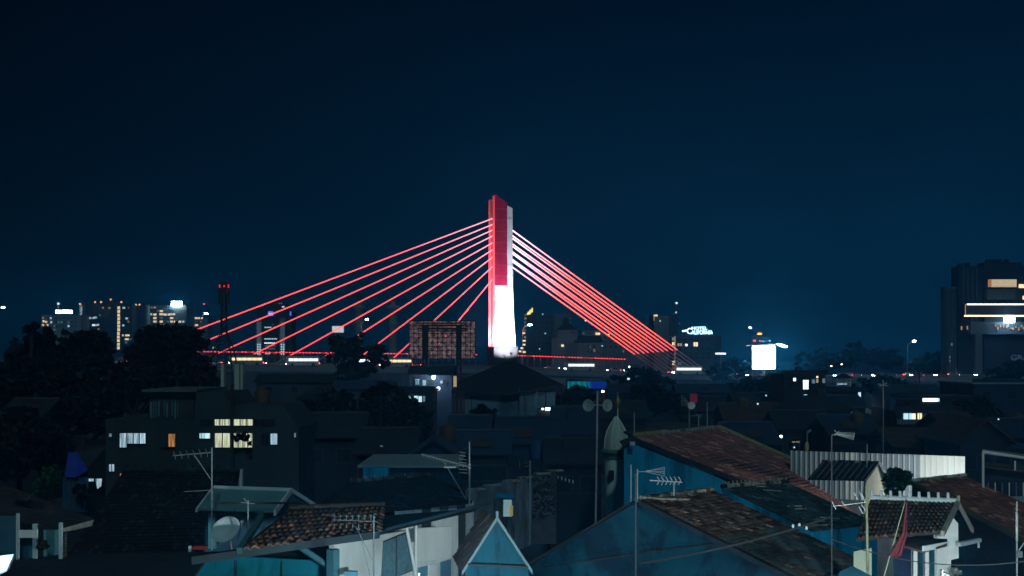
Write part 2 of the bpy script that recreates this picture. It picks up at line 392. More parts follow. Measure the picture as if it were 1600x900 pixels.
# crimson cladding panels on the upper front face
CLAD = mat('crimson_cladding', (.40, .008, .05), .55, .25, .5)
rows_y = [446, 431, 414, 396.5, 379, 361, 343.5, 326, 306]
cols_u = [(.02, 1.60), (1.64, 4.05)]
for i in range(8):
    for j, (u0, u1) in enumerate(cols_u):
        z0, z1 = zpx(rows_y[i])+.06, zpx(rows_y[i+1])-.06
        zr = (z1, z1-(u1-u0)*1.0 if i == 7 else z1)
        if i == 7: s0 = zpx(306)-(u0-.9)*.62; s1 = zpx(306)-(u1-.9)*.62
        else: s0 = s1 = z1
        prism('cladding_panel', [(u0, u1, -.14, .18, z0), (u0, u1, -.14, .18, (s0, s1, s1, s0))], CLAD, shaft)
for i in range(1, 8):
    prism('panel_joint', [(.05, 4.05, -.05, .18, zpx(rows_y[i])-.055), (.05, 4.05, -.05, .18, zpx(rows_y[i])+.055)], mat('joint_pale', (.6, .55, .58), .6, .1), shaft)
for py in (468, 414, 371, 341):
    prism('casting_seam', [(4.1 if py < 446 else .9, 5.95 if py < 446 else 6.2, .14, .19, zpx(py)-.05), (4.1 if py < 446 else .9, 5.95 if py < 446 else 6.2, .14, .19, zpx(py)+.05)], mat('seam_bright', (.8, .8, .82), .5, .05), shaft)

# cables: glowing tubes, unlit sleeves at their feet
left_top = [340.7, 350, 358.7, 368, 378.7, 389.5, 401.2, 415.5, 435]
left_t = [115, 103.5, 91.5, 80.5, 69, 58, 46.8, 36, 25]
for py, t in zip(left_top, left_t):
    a = pp(.42, 2.85, zpx(py, 356)); b = bp(t, 0, .4)
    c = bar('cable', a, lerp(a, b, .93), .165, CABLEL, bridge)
    bar('cable_sleeve', lerp(a, b, .925), b, .26, STEEL, c)
right_top = [(358, 361.5), (370.5, 374.5), (383, 387), (394.5, 399), (406.5, 411)]
right_t = [-70, -66, -62, -58, -54]
for pair, t in zip(right_top, right_t):
    for py, n in zip(pair, (1.9, -1.9)):
        a = pp(5.85, 1.5 if n > 0 else 4.4, zpx(py, 357)); b = bp(t, n, .5)
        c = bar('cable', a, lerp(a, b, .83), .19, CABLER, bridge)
        bar('cable_sleeve', lerp(a, b, .825), b, .2, mat('sleeve', (.45, .34, .36), .5, .1), c)
# far-side screen of posts with a string of red lamps along its top
def screen_h(t): return 4.35-.004*t
t_scr = [96-2.15*k for k in range(66)]
for k, t in enumerate(t_scr):
    if -5 < t < 5: continue
    box('screen_post', bp(t, -9.6, screen_h(t)/2), (.10, .10, screen_h(t)), POLE, bridge, BA)
for (u, w) in ((96, 5), (-5, -45)):
    rail = bar('lamp_rail', bp(u, -9.6, screen_h(u)), bp(w, -9.6, screen_h(w)), .11, glow('red_strip', (1, .03, .04), .8), bridge)
    t = u-.4
    while t > w:
        box('rail_lamp', bp(t, -9.42, screen_h(t)+.04), (.34, .2, .26), L_RED if random.random() < .75 else L_REDD, rail, BA); t -= 1.0
# floodlights standing on the deck
def spot(par, loc, target, energy, size, col, blend=.5):
    d = bpy.data.lights.new('flood_beam', 'SPOT'); d.energy = energy; d.spot_size = R(size); d.spot_blend = blend; d.color = col; d.shadow_soft_size = .4
    q = (Vector(loc)-Vector(target)).to_track_quat('Z', 'Y').to_matrix().to_4x4()
    o = add('flood_beam', d, Matrix.Translation(Vector(loc)) @ q, par)
    return o
def floodlight(label, base, target, energy, size, col, lens):
    t = thing('floodlight', label, 'floodlight', base, 'floodlights at the foot of the pylon')
    top = Vector(base)+Vector((0, 0, 4.6)); d = (Vector(target)-top).normalized()
    bar('stand', base, top, .07, STEELD, t); h = bar('lamp_head', top-d*.1, top+d*.45, .34, STEELD, t, 12)
    bar('lens', top+d*.45, top+d*.47, .3, lens, h, 12)
    spot(t, top+d*.7, target, energy, size, col); return t
FN = -F2; LN = -F1
fw = pp(3.4, 0, 0)
b0 = fw+FN*7.0+F1*(-.5); b0.z = deck_z(0)+.02
floodlight('white floodlight on the deck in front of the pylon, aimed low', b0, pp(3.4, 0, 20), 56000, 125, (.93, .95, 1), L_WHITE)
b1 = fw+FN*7.0+F1*(2.0); b1.z = deck_z(0)+.02
floodlight('white floodlight on the deck in front of the pylon, aimed high', b1, pp(3.4, 0, 50), 130000, 36, (.80, .86, 1), L_WHITE)
b2 = pp(0, 2.9, 0)+LN*6; b2.z = deck_z(5)+.85
floodlight('red floodlight on the median left of the pylon, aimed low', b2, pp(0, 2.9, 26), 100000, 120, (1, .13, .15), L_RED)
b3 = pp(0, 2.9, 0)+LN*8.5; b3.z = deck_z(8)+.87
floodlight('red floodlight on the median left of the pylon, aimed high', b3, pp(0, 2.9, 48), 420000, 44, (1, .03, .04), L_RED)

# ------------------------------------------------------------------ traffic standing on the bridge
CARCOL = {'white': (.7, .7, .7), 'silver': (.4, .41, .42), 'black': (.02, .02, .022), 'red': (.35, .02, .02), 'grey': (.14, .14, .15), 'blue': (.03, .06, .2)}
HEAD = glow('headlight', (.92, .97, 1), 60); TAIL = glow('taillight', (1, .04, .05), 60); AMBER = glow('amber_light', (1, .5, .12), 5)
def car(label, loc, ang, colour, tall=0):
    t = thing('car', label, 'car', loc, 'cars crossing the bridge'); M = Matrix.Translation(Vector(loc)) @ Matrix.Rotation(ang, 4, 'Z')
    pm = mat('car_paint_'+colour, CARCOL[colour], .3, .05, spec=.6)
    pr = [(-2.15, .35), (-2.2, .75), (-2.05, .95), (-1.7, 1.0), (-1.15, 1.5+tall), (.55, 1.5+tall), (1.15, 1.02), (2.0, .88), (2.2, .65), (2.15, .35)]
    n = len(pr); v = [(x, -.85, z) for x, z in pr]+[(x, .85, z) for x, z in pr]
    body = poly('body', v, [tuple(range(n)), tuple(range(2*n-1, n-1, -1))]+[(i, n+i, n+(i+1) % n, (i+1) % n) for i in range(n)], pm, t, M)
    for s in (-1, 1):
        poly('side_window', [(-1.45, s*.857, 1.03), (-1.05, s*.857, 1.42+tall), (.48, s*.857, 1.42+tall), (.98, s*.857, 1.03)], [(0, 1, 2, 3) if s < 0 else (3, 2, 1, 0)], GLASSD, body, M)
        for x in (-1.35, 1.35): bar('wheel', (x, s*.72, .32), (x, s*.88, .32), .32, STEELD, t, 12, M=M)
        box('headlight', M @ Vector((2.17, s*.62, .72)), (.12, .3, .16), HEAD, t, ang); box('taillight', M @ Vector((-2.17, s*.62, .8)), (.12, .3, .18), TAIL, t, ang)
    return t
def bus(label, loc, ang, col, strip):
    t = thing('bus', label, 'bus', loc, 'buses crossing the bridge'); M = Matrix.Translation(Vector(loc)) @ Matrix.Rotation(ang, 4, 'Z')
    pm = mat('bus_paint_'+col, CARCOL[col], .35, .08)
    b = box('body', (0, 0, 1.65), (9.5, 2.3, 2.5), pm, t, M=M)
    for s in (-1, 1):
        for k in range(6): box('side_window', (-3.7+k*1.42, s*1.16, 1.95), (1.28, .04, .75), strip, b, M=M)
        for x in (-3, 3): bar('wheel', (x, s*.95, .48), (x, s*1.17, .48), .48, STEELD, t, 12, M=M)
        box('headlight', (4.78, s*.8, .85), (.06, .3, .2), HEAD, t, M=M); box('taillight', (-4.78, s*.8, .95), (.06, .25, .3), TAIL, t, M=M)
    return t
RIGHT, LEFT = BA, BA+math.pi
near = [(112, 'white'), (101, 'silver'), (93, 'black'), (86, 'white'), (28, 'silver'), (-36, 'silver'), (-45, 'black'), (-76, 'white'), (-83, 'red'), (-100, 'grey'), (-118, 'white'), (-133, 'black')]
plc = ['first car from the left on the near lane', 'second from the left on the near lane', 'left of the cable feet, near lane', 'under the fifth cable, near lane', 'just left of the pylon', 'right of the pylon under the red lamp string', 'under the lowest right cables', 'at the feet of the right cables', 'right of the cable feet', 'below the hotel sign', 'left of the white billboard', 'beside the white billboard post']
for (t, c), w in zip(near, plc):
    car(f'{c} car with lit lamps, {w}', bp(t, 5.8 if t % 2 else 3.2, .021), LEFT, c)
far = [(107, 'grey'), (95, 'red'), (73, 'white'), (61, 'black'), (40, 'silver'), (-18, 'red'), (-40, 'white'), (-60, 'grey'), (-90, 'silver')]
plf = ['at the far left', 'left of the lattice mast', 'under the fifth cable', 'seen through the dark tree', 'left of the billboard back', 'close right of the pylon', 'under the red lamp string', 'among the right cable feet', 'below the hotel']
for (t, c), w in zip(far, plf): car(f'{c} car showing lamps in the far lane, {w}', bp(t, -4.5, .021), RIGHT, c)
bus('white minibus with bright windows on the bridge left of the billboard', bp(43.5, 5.5, .021), LEFT, 'white', L_WHITE)
bus('silver minibus with warm lit windows on the bridge behind the billboard leg', bp(33.5, 5.5, .021), LEFT, 'silver', L_WARM)
bus('silver minibus with warm windows on the bridge right of the lattice mast', bp(77, 5.5, .021), LEFT, 'silver', L_WARM)
bus('white minibus with bright windows on the bridge left of the open-crowned tree', bp(61, 5.5, .021), LEFT, 'white', L_WHITE)
bus('silver minibus with bright windows close right of the pylon foot', bp(-24, 5.5, .021), LEFT, 'silver', L_WHITE)
bus('white minibus with bright windows at the foot of the right cables', bp(-60, 5.5, .021), LEFT, 'white', L_WHITE)

# ------------------------------------------------------------------ street lamps
def street_lamp(label, px, py, D, ybase, lens, arm=-1, r=.3):
    head = P(px, py, D); pole_top = head+Vector((arm*S(9, D) if arm else 0, 0, -S(6, D)))
    foot = Vector((pole_top.x, pole_top.y, ybase))
    t = thing('street_lamp', label, 'street lamp', foot, 'street lamps')
    bar('pole', foot, pole_top, .13, POLE, t, 8, .6); bar('arm', pole_top, head+Vector((0, 0, .25)), .08, POLE, t)
    h = box('lamp_head', head+Vector((0, 0, .25)), (1.2, .5, .2), STEEL, t)
    ball('bulb', head, r, lens, h, sx=1.4, sz=.6); return t
street_lamp('street lamp with white bulb left of the lattice mast', 322, 490, 420, 8, L_BULB, -.9, .42)
street_lamp('street lamp with greenish bulb behind the tree before the bridge', 573.5, 499, 372, 8.5, L_BULBG, -1, .36)
street_lamp('street lamp with white bulb right beside the pylon', 828, 507.5, 372, 7.5, L_BULB, -1.3, .42)
street_lamp('street lamp with orange bulb over the white billboard', 1187, 521.5, 300, 5, L_BULBO, -1.3, .42)
street_lamp('street lamp with white bulb left of the tall office block', 1428, 533, 380, 5.5, L_BULB, -1.1, .38)
street_lamp('lone street lamp with white bulb at the left picture edge', 5, 480, 500, 0, L_BULB, -1.4, .5)
street_lamp('small street lamp behind the orange lamp over the billboard', 1172, 512, 520, 0, L_BULB, 1.2, .3)
# ------------------------------------------------------------------ far buildings
def block(par, px0, px1, pyt, D, depth, m, name='wall', z0=0.0):
    a, b = P(px0, pyt, D), P(px1, pyt, D); h = a.z-z0
    return box(name, ((a.x+b.x)/2, D+depth/2, z0+h/2), (b.x-a.x, depth, h), m, par)
def win(par, px, py, w, h, D, m, name='window', out=.15):
    return box(name, P(px, py, D-out), (S(w, D), .25, S(h, D)), m, par)
def fbuilding(name, label, px0, px1, pyt, D, depth, m, group=None, cat='building'):
    c = P((px0+px1)/2, HZ, D); c.z = 0
    t = thing(name, label, cat, c, group); block(t, px0, px1, pyt, D, depth, m); return t
FARW = mat('far_wall', (.16, .19, .20), var=.15, scale=.05, streak=True)
FARL = mat('far_wall_light', (.33, .36, .38), var=.15, scale=.05, streak=True)
FARD = mat('far_wall_dark', (.05, .06, .07), var=.2, scale=.05, streak=True)
D1 = 950
t = fbuilding('apartment_block', 'low apartment block with white rooftop sign at far left', 65, 126, 492, D1, 20, FARL, 'far apartment blocks')
s = win(t, 100, 487, 26, 4.5, D1, glow('sign_white_far', (.75, .95, 1), 40), 'roof_sign', -3); win(t, 95.5, 487, .8, 4.6, D1-1, FARD, 'sign_gap', -2)
bar('sign_post', P(92, 492, D1+2), P(92, 487, D1+2), .3, STEEL, t); bar('sign_post', P(110, 492, D1+2), P(110, 487, D1+2), .3, STEEL, t)
bar('mast', P(91, 492, D1+5), P(91, 475, D1+5), .25, STEEL, t); ball('mast_lamp', P(91, 474.5, D1+5), .9, L_WHITE, t)
for x, y, m in ((67, 497, L_WARMD), (68, 502, L_WARM), (67, 508, L_WARM), (72, 503, L_WARM), (74, 508, L_WARM), (79.5, 497, L_COOL), (80, 503.5, L_COOL), (91.5, 503.5, L_COOLD), (96, 503.5, L_COOLD), (107, 509.5, L_COOL), (84.5, 509.5, L_COOLD), (85, 515, L_COOLD), (107, 503.5, L_COOLD)): win(t, x, y, 3, 3, D1, m)
for y in (497, 503.5, 509.5):
    for x in range(76, 124, 6): win(t, x, y, 2, 2.4, D1, GLASSD, out=.05)
t = fbuilding('apartment_block', 'wide dark apartment block with a lit stair column at left', 125, 206, 474, D1+20, 25, FARD, 'far apartment blocks')
block(t, 124.5, 128.5, 475.5, D1+12, 10, FARL, 'corner_pier')
block(t, 150, 176, 470, D1+24, 12, FARD, 'roof_house')
for k in range(12): win(t, 185.5 if k < 7 else 185, 481+5.7*k, 4, 4.4, D1+20, L_WARM, 'stair_window')
for x, y, w, m in ((141, 497, 3, L_COOL), (146, 497, 3, L_COOL), (149, 496, 4, L_COOL), (146, 508, 4, L_WHITE), (150, 508, 3, L_COOL), (153.5, 507.5, 3, L_COOL), (154, 514, 3, L_ORANGE), (156, 492, 2, L_COOLD), (161, 481, 3, L_WARMD), (171, 481, 3, L_WARMD), (159.5, 519, 4, L_COOLD), (193.5, 481, 4, L_COOL), (201, 481, 2, L_COOLD), (198, 497.5, 4, L_COOL), (192.5, 508.5, 3, L_COOL), (200.5, 502.5, 2, L_WARMD), (192, 524, 3, L_COOL), (199, 524, 7, L_WARM), (198, 530, 6, L_WARM), (204, 530, 3, L_COOLD), (197, 535, 4, L_COOLD)): win(t, x, y, w, 2.8, D1+20, m)
for x, y in ((125, 475), (148.5, 472), (158, 472), (173, 468), (189.5, 472)): ball('roof_lamp', P(x, y, D1+10), .8, L_ORANGE if 0 else glow('roof_orange', (1, .5, .28), 2.0), t)
t = fbuilding('apartment_block', 'apartment block with many warm windows and a glowing white roof sign', 206, 292, 477, D1+45, 25, FARW, 'far apartment blocks')
block(t, 205.5, 229, 475.5, D1+40, 18, FARD, 'dark_wing'); block(t, 228, 231, 476, D1+36, 6, FARL, 'corner_pier')
for x, y in ((212.5, 476), (218, 476)): ball('roof_lamp', P(x, y, D1+30), .8, MATS['roof_orange'], t)
for x, y, w, m in ((242, 480.5, 4, L_WARMD), (237, 480.5, 2, L_WARMD), (232, 490.5, 4, L_WARM), (236, 491, 3, L_COOL), (242, 491.5, 5, L_WARM), (252, 486, 5, L_WARM), (247, 486, 3, L_COOLD), (252, 491, 6, L_WARM), (258, 491.5, 5, L_WARM), (264, 491.5, 4, L_WARM), (268, 491, 5, L_COOL), (272, 491, 3, L_WARM), (232, 496, 3, L_WARM), (242, 497, 5, L_WARM), (252, 496.5, 4, L_COOLD), (268, 497, 5, L_WARM), (276, 496.5, 2, L_COOLD), (242, 502.5, 5, L_WARM), (252, 502.5, 5, L_WARM), (262.5, 502.5, 3, L_COOLD), (268, 502.5, 4, L_WARM), (272.5, 502.5, 2, L_WARM), (277, 502.5, 2, L_COOL), (281, 502.5, 4, L_WARM), (286.5, 502.5, 3, L_COOL), (251, 508, 5, L_WARM), (246.5, 508, 3, L_WARM), (257, 507, 3, L_COOLD), (223, 512.5, 2, L_WARMD), (213.5, 503, 2, L_WARM)): win(t, x, y, w, 3, D1+45, m)
sg = win(t, 276, 474.5, 17, 7.5, D1+46, glow('sign_bluewhite', (.6, .88, 1), 60), 'roof_sign', 3)
bar('sign_post', P(270, 478, D1+44), P(270, 472, D1+44), .3, STEEL, t); bar('sign_post', P(282, 478, D1+44), P(282, 472, D1+44), .3, STEEL, t)
t = fbuilding('apartment_block', 'low far block with a row of lamps on its top edge beside a street lamp', 290, 324, 496, D1+70, 20, FARW, 'far apartment blocks')
for x, y, w in ((292, 497, 3), (297, 497, 4), (302, 497, 3), (306.5, 497, 4), (311, 497, 3), (315.5, 497, 3), (297, 502.5, 2), (307, 508, 5), (315, 524, 3), (306, 524, 5), (335, 543.5, 5)): win(t, x, y, w, 2.8, D1+70, L_WARM)
ball('mast_lamp', P(318.5, 475, D1+70), .7, L_RED, t); bar('mast', P(318.5, 496, D1+70), P(318.5, 475, D1+70), .2, STEEL, t)
# office tower with a blue emblem
D2 = 760
t = fbuilding('office_tower', 'dark office tower with rounded corners and blue roof emblems behind the left cables', 402, 446, 480, D2, 22, FARD, cat='tower')
for px in (404.5, 441.5):
    c = P(px, HZ, D2-1); c.z = 0; bar('corner_column', c, Vector((c.x, c.y, P(px, 497, D2).z)), S(5, D2), FARL, t, 14)
    for k in range(14):
        y = 505+k*3.7
        for dx in (-1.8, 1.8): win(t, px+dx, y, 2.2, 2.3, D2-2, L_COOLD if k < 9 else L_COOL, 'window', 1.5)
block(t, 411, 448, 474.5, D2+6, 12, FARD, 'crown'); win(t, 411, 477, 4, 3, D2, L_COOLD, 'crown_lamp', 1); win(t, 442.5, 479.5, 4, 2.4, D2, L_COOL, 'crown_lamp', 1)
for x in (415, 419, 436, 439.5): ball('mast_lamp', P(x, 474, D2), .5, L_REDD, t)
em = win(t, 423, 490, 8, 7.5, D2, glow('emblem_blue', (.12, .2, 1), 1.4), 'emblem', .5); text('emblem_letters', 'BRI', P(423, 490.5, D2-1), S(3.2, D2), glow('emblem_white', (.7, .78, 1), 1.6), em, .4)
win(t, 454, 490, 2, 7, D2, MATS['emblem_blue'], 'emblem', .5)
block(t, 446, 456, 486, D2+3, 14, FARD, 'wing')
for y, x0, x1, m in ((511.5, 413, 424, L_COOL), (511, 428, 432, L_WARMD), (507, 425, 427, L_COOLD), (529.5, 413, 432, L_COOL), (536, 413, 430, L_WHITE), (540.5, 414, 430, L_COOLD), (552.5, 414, 420, L_COOL), (552.5, 427, 431, L_COOLD), (545, 413, 429, L_COOLD)):
    x = x0
    while x < x1: win(t, x+1.2, y, 2.2, 1.8, D2, m); x += 2.9
# pale mosque minarets far behind the cables
D3 = 640
for px, lab in ((561, 'left pale minaret with a flared balcony behind the left cables'), (614, 'right pale minaret with a flared balcony behind the left cables')):
    c = P(px, HZ, D3); c.z = 0; t = thing('minaret', lab, 'minaret', c, 'pale minarets')
    mp_ = mat('minaret_pale', (.30, .30, .33), var=.15, scale=.1)
    def zz(y): return P(px, y, D3).z
    prof = [(S(6.5, D3), 0), (S(6, D3), zz(520)), (S(8.5, D3), zz(507)), (S(9, D3), zz(505)), (S(6, D3), zz(504)), (S(5.5, D3), zz(486)), (S(9.5, D3), zz(481)), (S(9.5, D3), zz(479)), (S(4.5, D3), zz(478)), (S(4.5, D3), zz(470))]
    add('shaft', lathe_mesh(prof, mp_, 14), Matrix.Translation(c), t)
    dm = [(S(5, D3), zz(470)), (S(5.6, D3), zz(467)), (S(4, D3), zz(463)), (S(1, D3), zz(459)), (.05, zz(455))]
    add('dome', lathe_mesh(dm, FARD, 14), Matrix.Translation(c), t)
    add('balcony_rail', lathe_mesh([(S(9.7, D3), zz(481)), (S(9.7, D3), zz(477.5)), (S(9.2, D3), zz(477.5)), (S(9.2, D3), zz(481))], mp_, 14), Matrix.Translation(c), t)
# little white billboard
def billboard(label, px0, px1, py0, py1, D, face, z0=0, legs=2):
    c = P((px0+px1)/2, HZ, D); c.z = z0; t = thing('billboard', label, 'billboard', c, 'billboards')
    a, b = P(px0, py0, D), P(px1, py1, D)
    f = box('frame', ((a.x+b.x)/2, D+.35, (a.z+b.z)/2), (b.x-a.x+.3, .5, a.z-b.z+.3), STEELD, t)
    box('lit_panel', ((a.x+b.x)/2, D+.05, (a.z+b.z)/2), (b.x-a.x, .06, a.z-b.z), face, f)
    for k in range(legs):
        x = lerp(a.x, b.x, (k+1)/(legs+1)); bar('leg', (x, D+.6, z0), (x, D+.6, b.z), .28 if legs > 1 else .45, STEEL, t)
    return t
billboard('small white lit billboard among the left cables', 519, 537, 509.5, 519.5, 420, glow('panel_white_dim', (.85, .95, 1), .75))
bbm = glow('panel_white', (.85, .96, 1), 60)
t = billboard('large blank white lit billboard right of the bridge', 1176, 1211, 541, 576, 290, bbm, 0, 1)
g = P(1166, 538.5, 288)
arm = bar('lamp_boom', P(1167, 539.5, 288), P(1217, 537.5, 288), .16, STEEL, t)
for k, (x, y) in enumerate(((1218, 538.5), (1222.5, 540), (1226.5, 541.5))): box('boom_lamp', P(x, y, 287), (S(5, 287), .4, S(2.2, 287)), glow('boom_white', (.7, .92, 1), 160), arm)
bar('boom_end', P(1166, 541, 288), P(1168.5, 538.5, 288), .2, STEEL, arm)
for x, m in ((1179, L_RED), (1188, L_REDD), (1192, L_COOLD), (1203, L_COOLD)): ball('crown_lamp', P(x, 532.5, 289), .28, m, t)
# hotel with its lit name
D4 = 430
HOT = mat('hotel_wall', (.045, .055, .08), var=.15, scale=.1, streak=True)
t = fbuilding('hotel', 'dark hotel block with a glowing white HOTEL CALIFORNIA sign', 1050, 1119, 524.5, D4, 10, HOT, cat='hotel')
[bar('sign_post', P(x, 525, D4+.6), P(x, 513, D4+.6), .1, STEELD, t, 5) for x in (1070, 1082, 1094, 1106)]; block(t, 1119, 1127, 524, D4+6, 10, HOT, 'wing')
SG = glow('sign_letters', (.50, .85, 1), 5)
text('sign_letters', 'HOTEL', P(1093, 512.7, D4-.2), S(4.6, D4), SG, t, .25, S(24, D4))
text('sign_initial', 'C', P(1077, 517.2, D4-.3), S(9.0, D4), SG, t, .25, S(7, D4))
text('sign_letters', 'ALIFORNIA', P(1097, 519.2, D4-.2), S(6.2, D4), SG, t, .25, S(33, D4))
bar('sign_flourish', P(1066, 517.6, D4-.4), P(1073, 516.2, D4-.4), .28, SG, t)
for x, y, w, h, m in ((1052.5, 529.5, 4.5, 5, L_WARMD), (1052.5, 537, 4.5, 5, L_WARM), (1062, 538.5, 7, 4.5, L_WARMD), (1087, 538, 6.5, 6.5, L_WARM), (1052.5, 567, 4, 6, L_WARM), (1062, 568, 6, 5, L_COOLD)):
    f = win(t, x, y, w+1, h+1, D4, HOT, 'window', .1); win(f, x, y, w, h, D4, m, 'pane', .2)
    win(f, x, y, .5, h, D4, HOT, 'mullion', .3)
bar('lit_pipe', P(1054.7, 525, D4-.5), P(1054.7, 575, D4-.5), .22, glow('pipe_dim', (.8, .78, .7), .25), t); ball('wall_lamp', P(1072.5, 539, D4-.5), .5, L_WHITE, t)
[box('roof_sign_rail', P(1091, y, D4+.5), (S(46, D4), .1, .12), STEELD, t) for y in (515, 523)]
for y in (531, 545, 552, 559):
    for x in range(1062, 1116, 9): win(t, x, y, 5, 4, D4, GLASSD, 'window', .05)
t = thing('tube_light', 'long thin white tube light beside the hotel', 'light', P(1126, 575, 400)); bar('post', P(1126, 575, 400), P(1126, 553, 400), .15, STEEL, t); box('lit_tube', P(1126, 552.5, 400), (S(16, 400), .6, S(2.6, 400)), L_WHITE, t)
t = fbuilding('tower_block', 'dim far tower block with one warm corner lamp above the hotel roof', 1021, 1060, 492, 620, 20, FARD, cat='tower')
block(t, 1022, 1045, 494, 618, 4, FARW, 'bay')
for x, y, w, h, m in ((1024.5, 493, 6, 2.6, L_WARM), (1022, 497, 1.4, 8, L_WARMD), (1031.5, 501.5, 2, 2, L_COOL), (1041, 496, 2, 1.5, L_COOLD), (1062, 505.5, 2, 2, L_COOLD)): win(t, x, y, w, h, 616, m)
bar('antenna', P(1057, 492, 625), P(1057, 474, 625), .2, STEEL, t); ball('antenna_lamp', P(1057, 473.5, 625), .55, L_WHITE, t); ball('antenna_lamp', P(1056.5, 488, 622), .5, L_COOL, t)
# buildings right behind the pylon
t = fbuilding('tower_block', 'slim dark tower with yellow crown lights right of the pylon', 818, 838, 484, 560, 16, FARD, cat='tower')
for k, (x, y, w, h) in enumerate(((827, 489, 5, 4), (829, 486, 3, 4), (831.5, 484.5, 2, 7), (825, 490.5, 3, 2.5))): win(t, x, y, w, h, 560, glow('crown_yellow', (1, .85, .25), 1.6), 'crown_lamp', .3)
for y, x, w, m in ((492, 821, 3, L_COOLD), (497.5, 821, 3, L_WARMD), (503.5, 820.5, 3, L_COOLD), (509.5, 821, 3, L_WARMD), (515.5, 820.5, 3, L_COOLD), (520.5, 818.5, 4, L_WARM), (527, 820.5, 3, L_WARMD), (532.5, 819, 5, L_WARM), (538.5, 818.5, 5, L_WARM), (544, 815.5, 4, L_WHITE), (549, 812.5, 4, L_WARM), (550, 819, 5, L_WARM)): win(t, x, y, w, 2.6, 560, m)
t = fbuilding('tower_block', 'broad unlit tower block right of the slim tower', 836, 866, 489, 600, 20, mat('far_wall_teal', (.05, .075, .09), var=.15, scale=.05), cat='tower')
for x, y in ((834, 520.5), (852, 521), (843, 545), (832.5, 538), (848, 491)): win(t, x, y, 1.8, 1.8, 598, L_COOL)
for y in range(496, 550, 8):
    for x in range(842, 864, 6): win(t, x, y, 2.5, 3.5, 600, GLASSD, out=.04)
t = fbuilding('pavilion_hall', 'old hall with domed lantern tower and arched windows behind the bridge', 884, 940, 536, 500, 16, mat('hall_wall', (.22, .22, .26), var=.15, scale=.15, streak=True), cat='hall')
HALL = MATS['hall_wall']; HR = mat('hall_roof', (.03, .03, .04), var=.2)
block(t, 870, 902, 515, 500, 9, HALL, 'tower_base')
cx = P(885, 515, 504.5); w2 = S(16, 500)
def pyramid(par, name, cx, w, d, h, m, top=.12): 
    return poly(name, [cx+Vector(v) for v in ((-w, -d, 0), (w, -d, 0), (w, d, 0), (-w, d, 0), (-w*top, -d*top, h), (w*top, -d*top, h), (w*top, d*top, h), (-w*top, d*top, h))], [(3, 2, 1, 0), (0, 1, 5, 4), (1, 2, 6, 5), (2, 3, 7, 6), (3, 0, 4, 7), (4, 5, 6, 7)], m, par)
pyramid(t, 'tower_roof', cx, w2, 5, S(9, 500), HR, .35)
c = P(884, 506, 504.5); add('lantern', lathe_mesh([(S(5, 500), 0), (S(5, 500), S(5, 500)), (S(4.5, 500), S(7.5, 500)), (S(2, 500), S(9.5, 500)), (.05, S(10.5, 500))], HR, 12), Matrix.Translation(c), t)
for x in (873, 877, 893, 897): win(t, x, 519.5, 2.2, 4, 500, GLASSD)
block(t, 862, 876, 528, 496, 5, HALL, 'porch'); win(t, 879, 540, 4, 3.6, 495, L_WARM)
pyramid(t, 'hall_roof', P(918, 535, 508), S(23, 500), 8.5, S(10, 500), HR, .8)
for x in (919, 928.5): win(t, x, 541.5, 3.6, 4.5, 500, GLASSD); win(t, x, 538.8, 2.4, 1.6, 500, GLASSD, 'arch_top')
for x in (919, 924, 933): win(t, x, 549, 2.4, 4, 500, GLASSD)
win(t, 928.5, 547.5, 1.4, 4, 499, L_WARMD)
t = fbuilding('apartment_block', 'pale windowless apartment block behind the domed hall', 862, 893, 490, 640, 18, mat('far_wall_grey', (.19, .18, .21), var=.12, scale=.05), 'far apartment blocks')
t = fbuilding('apartment_block', 'pinkish far block with a few warm lamps behind the right cables', 908, 1010, 516, 580, 18, MATS['far_wall_grey'], 'far apartment blocks')
for x, y, w, h, m in ((934, 521.5, 7, 3.4, L_WARM), (951, 523, 2.5, 2.5, L_WARM), (915, 501, 2, 2, L_WHITE), (925, 507, 2.4, 1.6, L_COOLD), (912, 521, 2.4, 2.4, L_COOLD), (941, 540.5, 2, 2, L_COOL), (961, 534, 5, 1, L_COOLD), (974, 549, 2, 4, L_COOLD), (980, 522, 2, 2, L_REDD)): win(t, x, y, w, h, 579, m)
for y in (526, 534, 542):
    for x in range(946, 1004, 8): win(t, x, y, 3, 3.6, 580, GLASSD, out=.04)
# tall office block at the right edge
D5 = 400
OFF = mat('office_wall', (.012, .018, .032), var=.2, scale=.1, streak=True); OFL = mat('office_frame', (.07, .10, .13), var=.15, scale=.2, streak=True)
c = P(1560, HZ, D5); c.z = 0; t = thing('office_block', 'tall dark stepped office block with two bright light lines at right edge', 'building', c)
block(t, 1498, 1640, 416, D5+4, 7, OFF, 'wall'); block(t, 1538, 1596, 410, D5+3, 6, OFF, 'roof_house'); block(t, 1478, 1500, 448, D5+6, 5, mat('office_wing_hazed', (.04, .10, .15), var=.2, scale=.2), 'wing')  # wing colour lightened and blued to stand in for haze
for x in range(1480, 1497, 4): block(t, x, x+1.4, 452, D5+5.2, .8, OFL, 'fin')
for x in (1543, 1549, 1556, 1561, 1572, 1500, 1511): box('roof_unit', P(x, 408 if x > 1530 else 414, D5+8), (S(5, D5), 2, S(4+(x % 3), D5)), OFF, t)
block(t, 1508, 1640, 474, D5+.5, 4, OFF, 'balcony_box', P(0, 494, D5).z)
for k, (y, x0) in enumerate(((475.5, 1511), (493.5, 1507))): box('light_line', P((x0+1640)/2, y, D5-.2), (S(1640-x0, D5), .5, S(2.4, D5)), glow('line_warm', (1, .88, .62), 2.2), t)
box('light_line', P(1508.5, 484, D5-.1), (S(.8, D5), .4, S(18, D5)), L_WARMD, t)
fr = box('window_band', P(1566.5, 442.5, D5+3.0), (S(46, D5), .5, S(14, D5)), OFF, t)
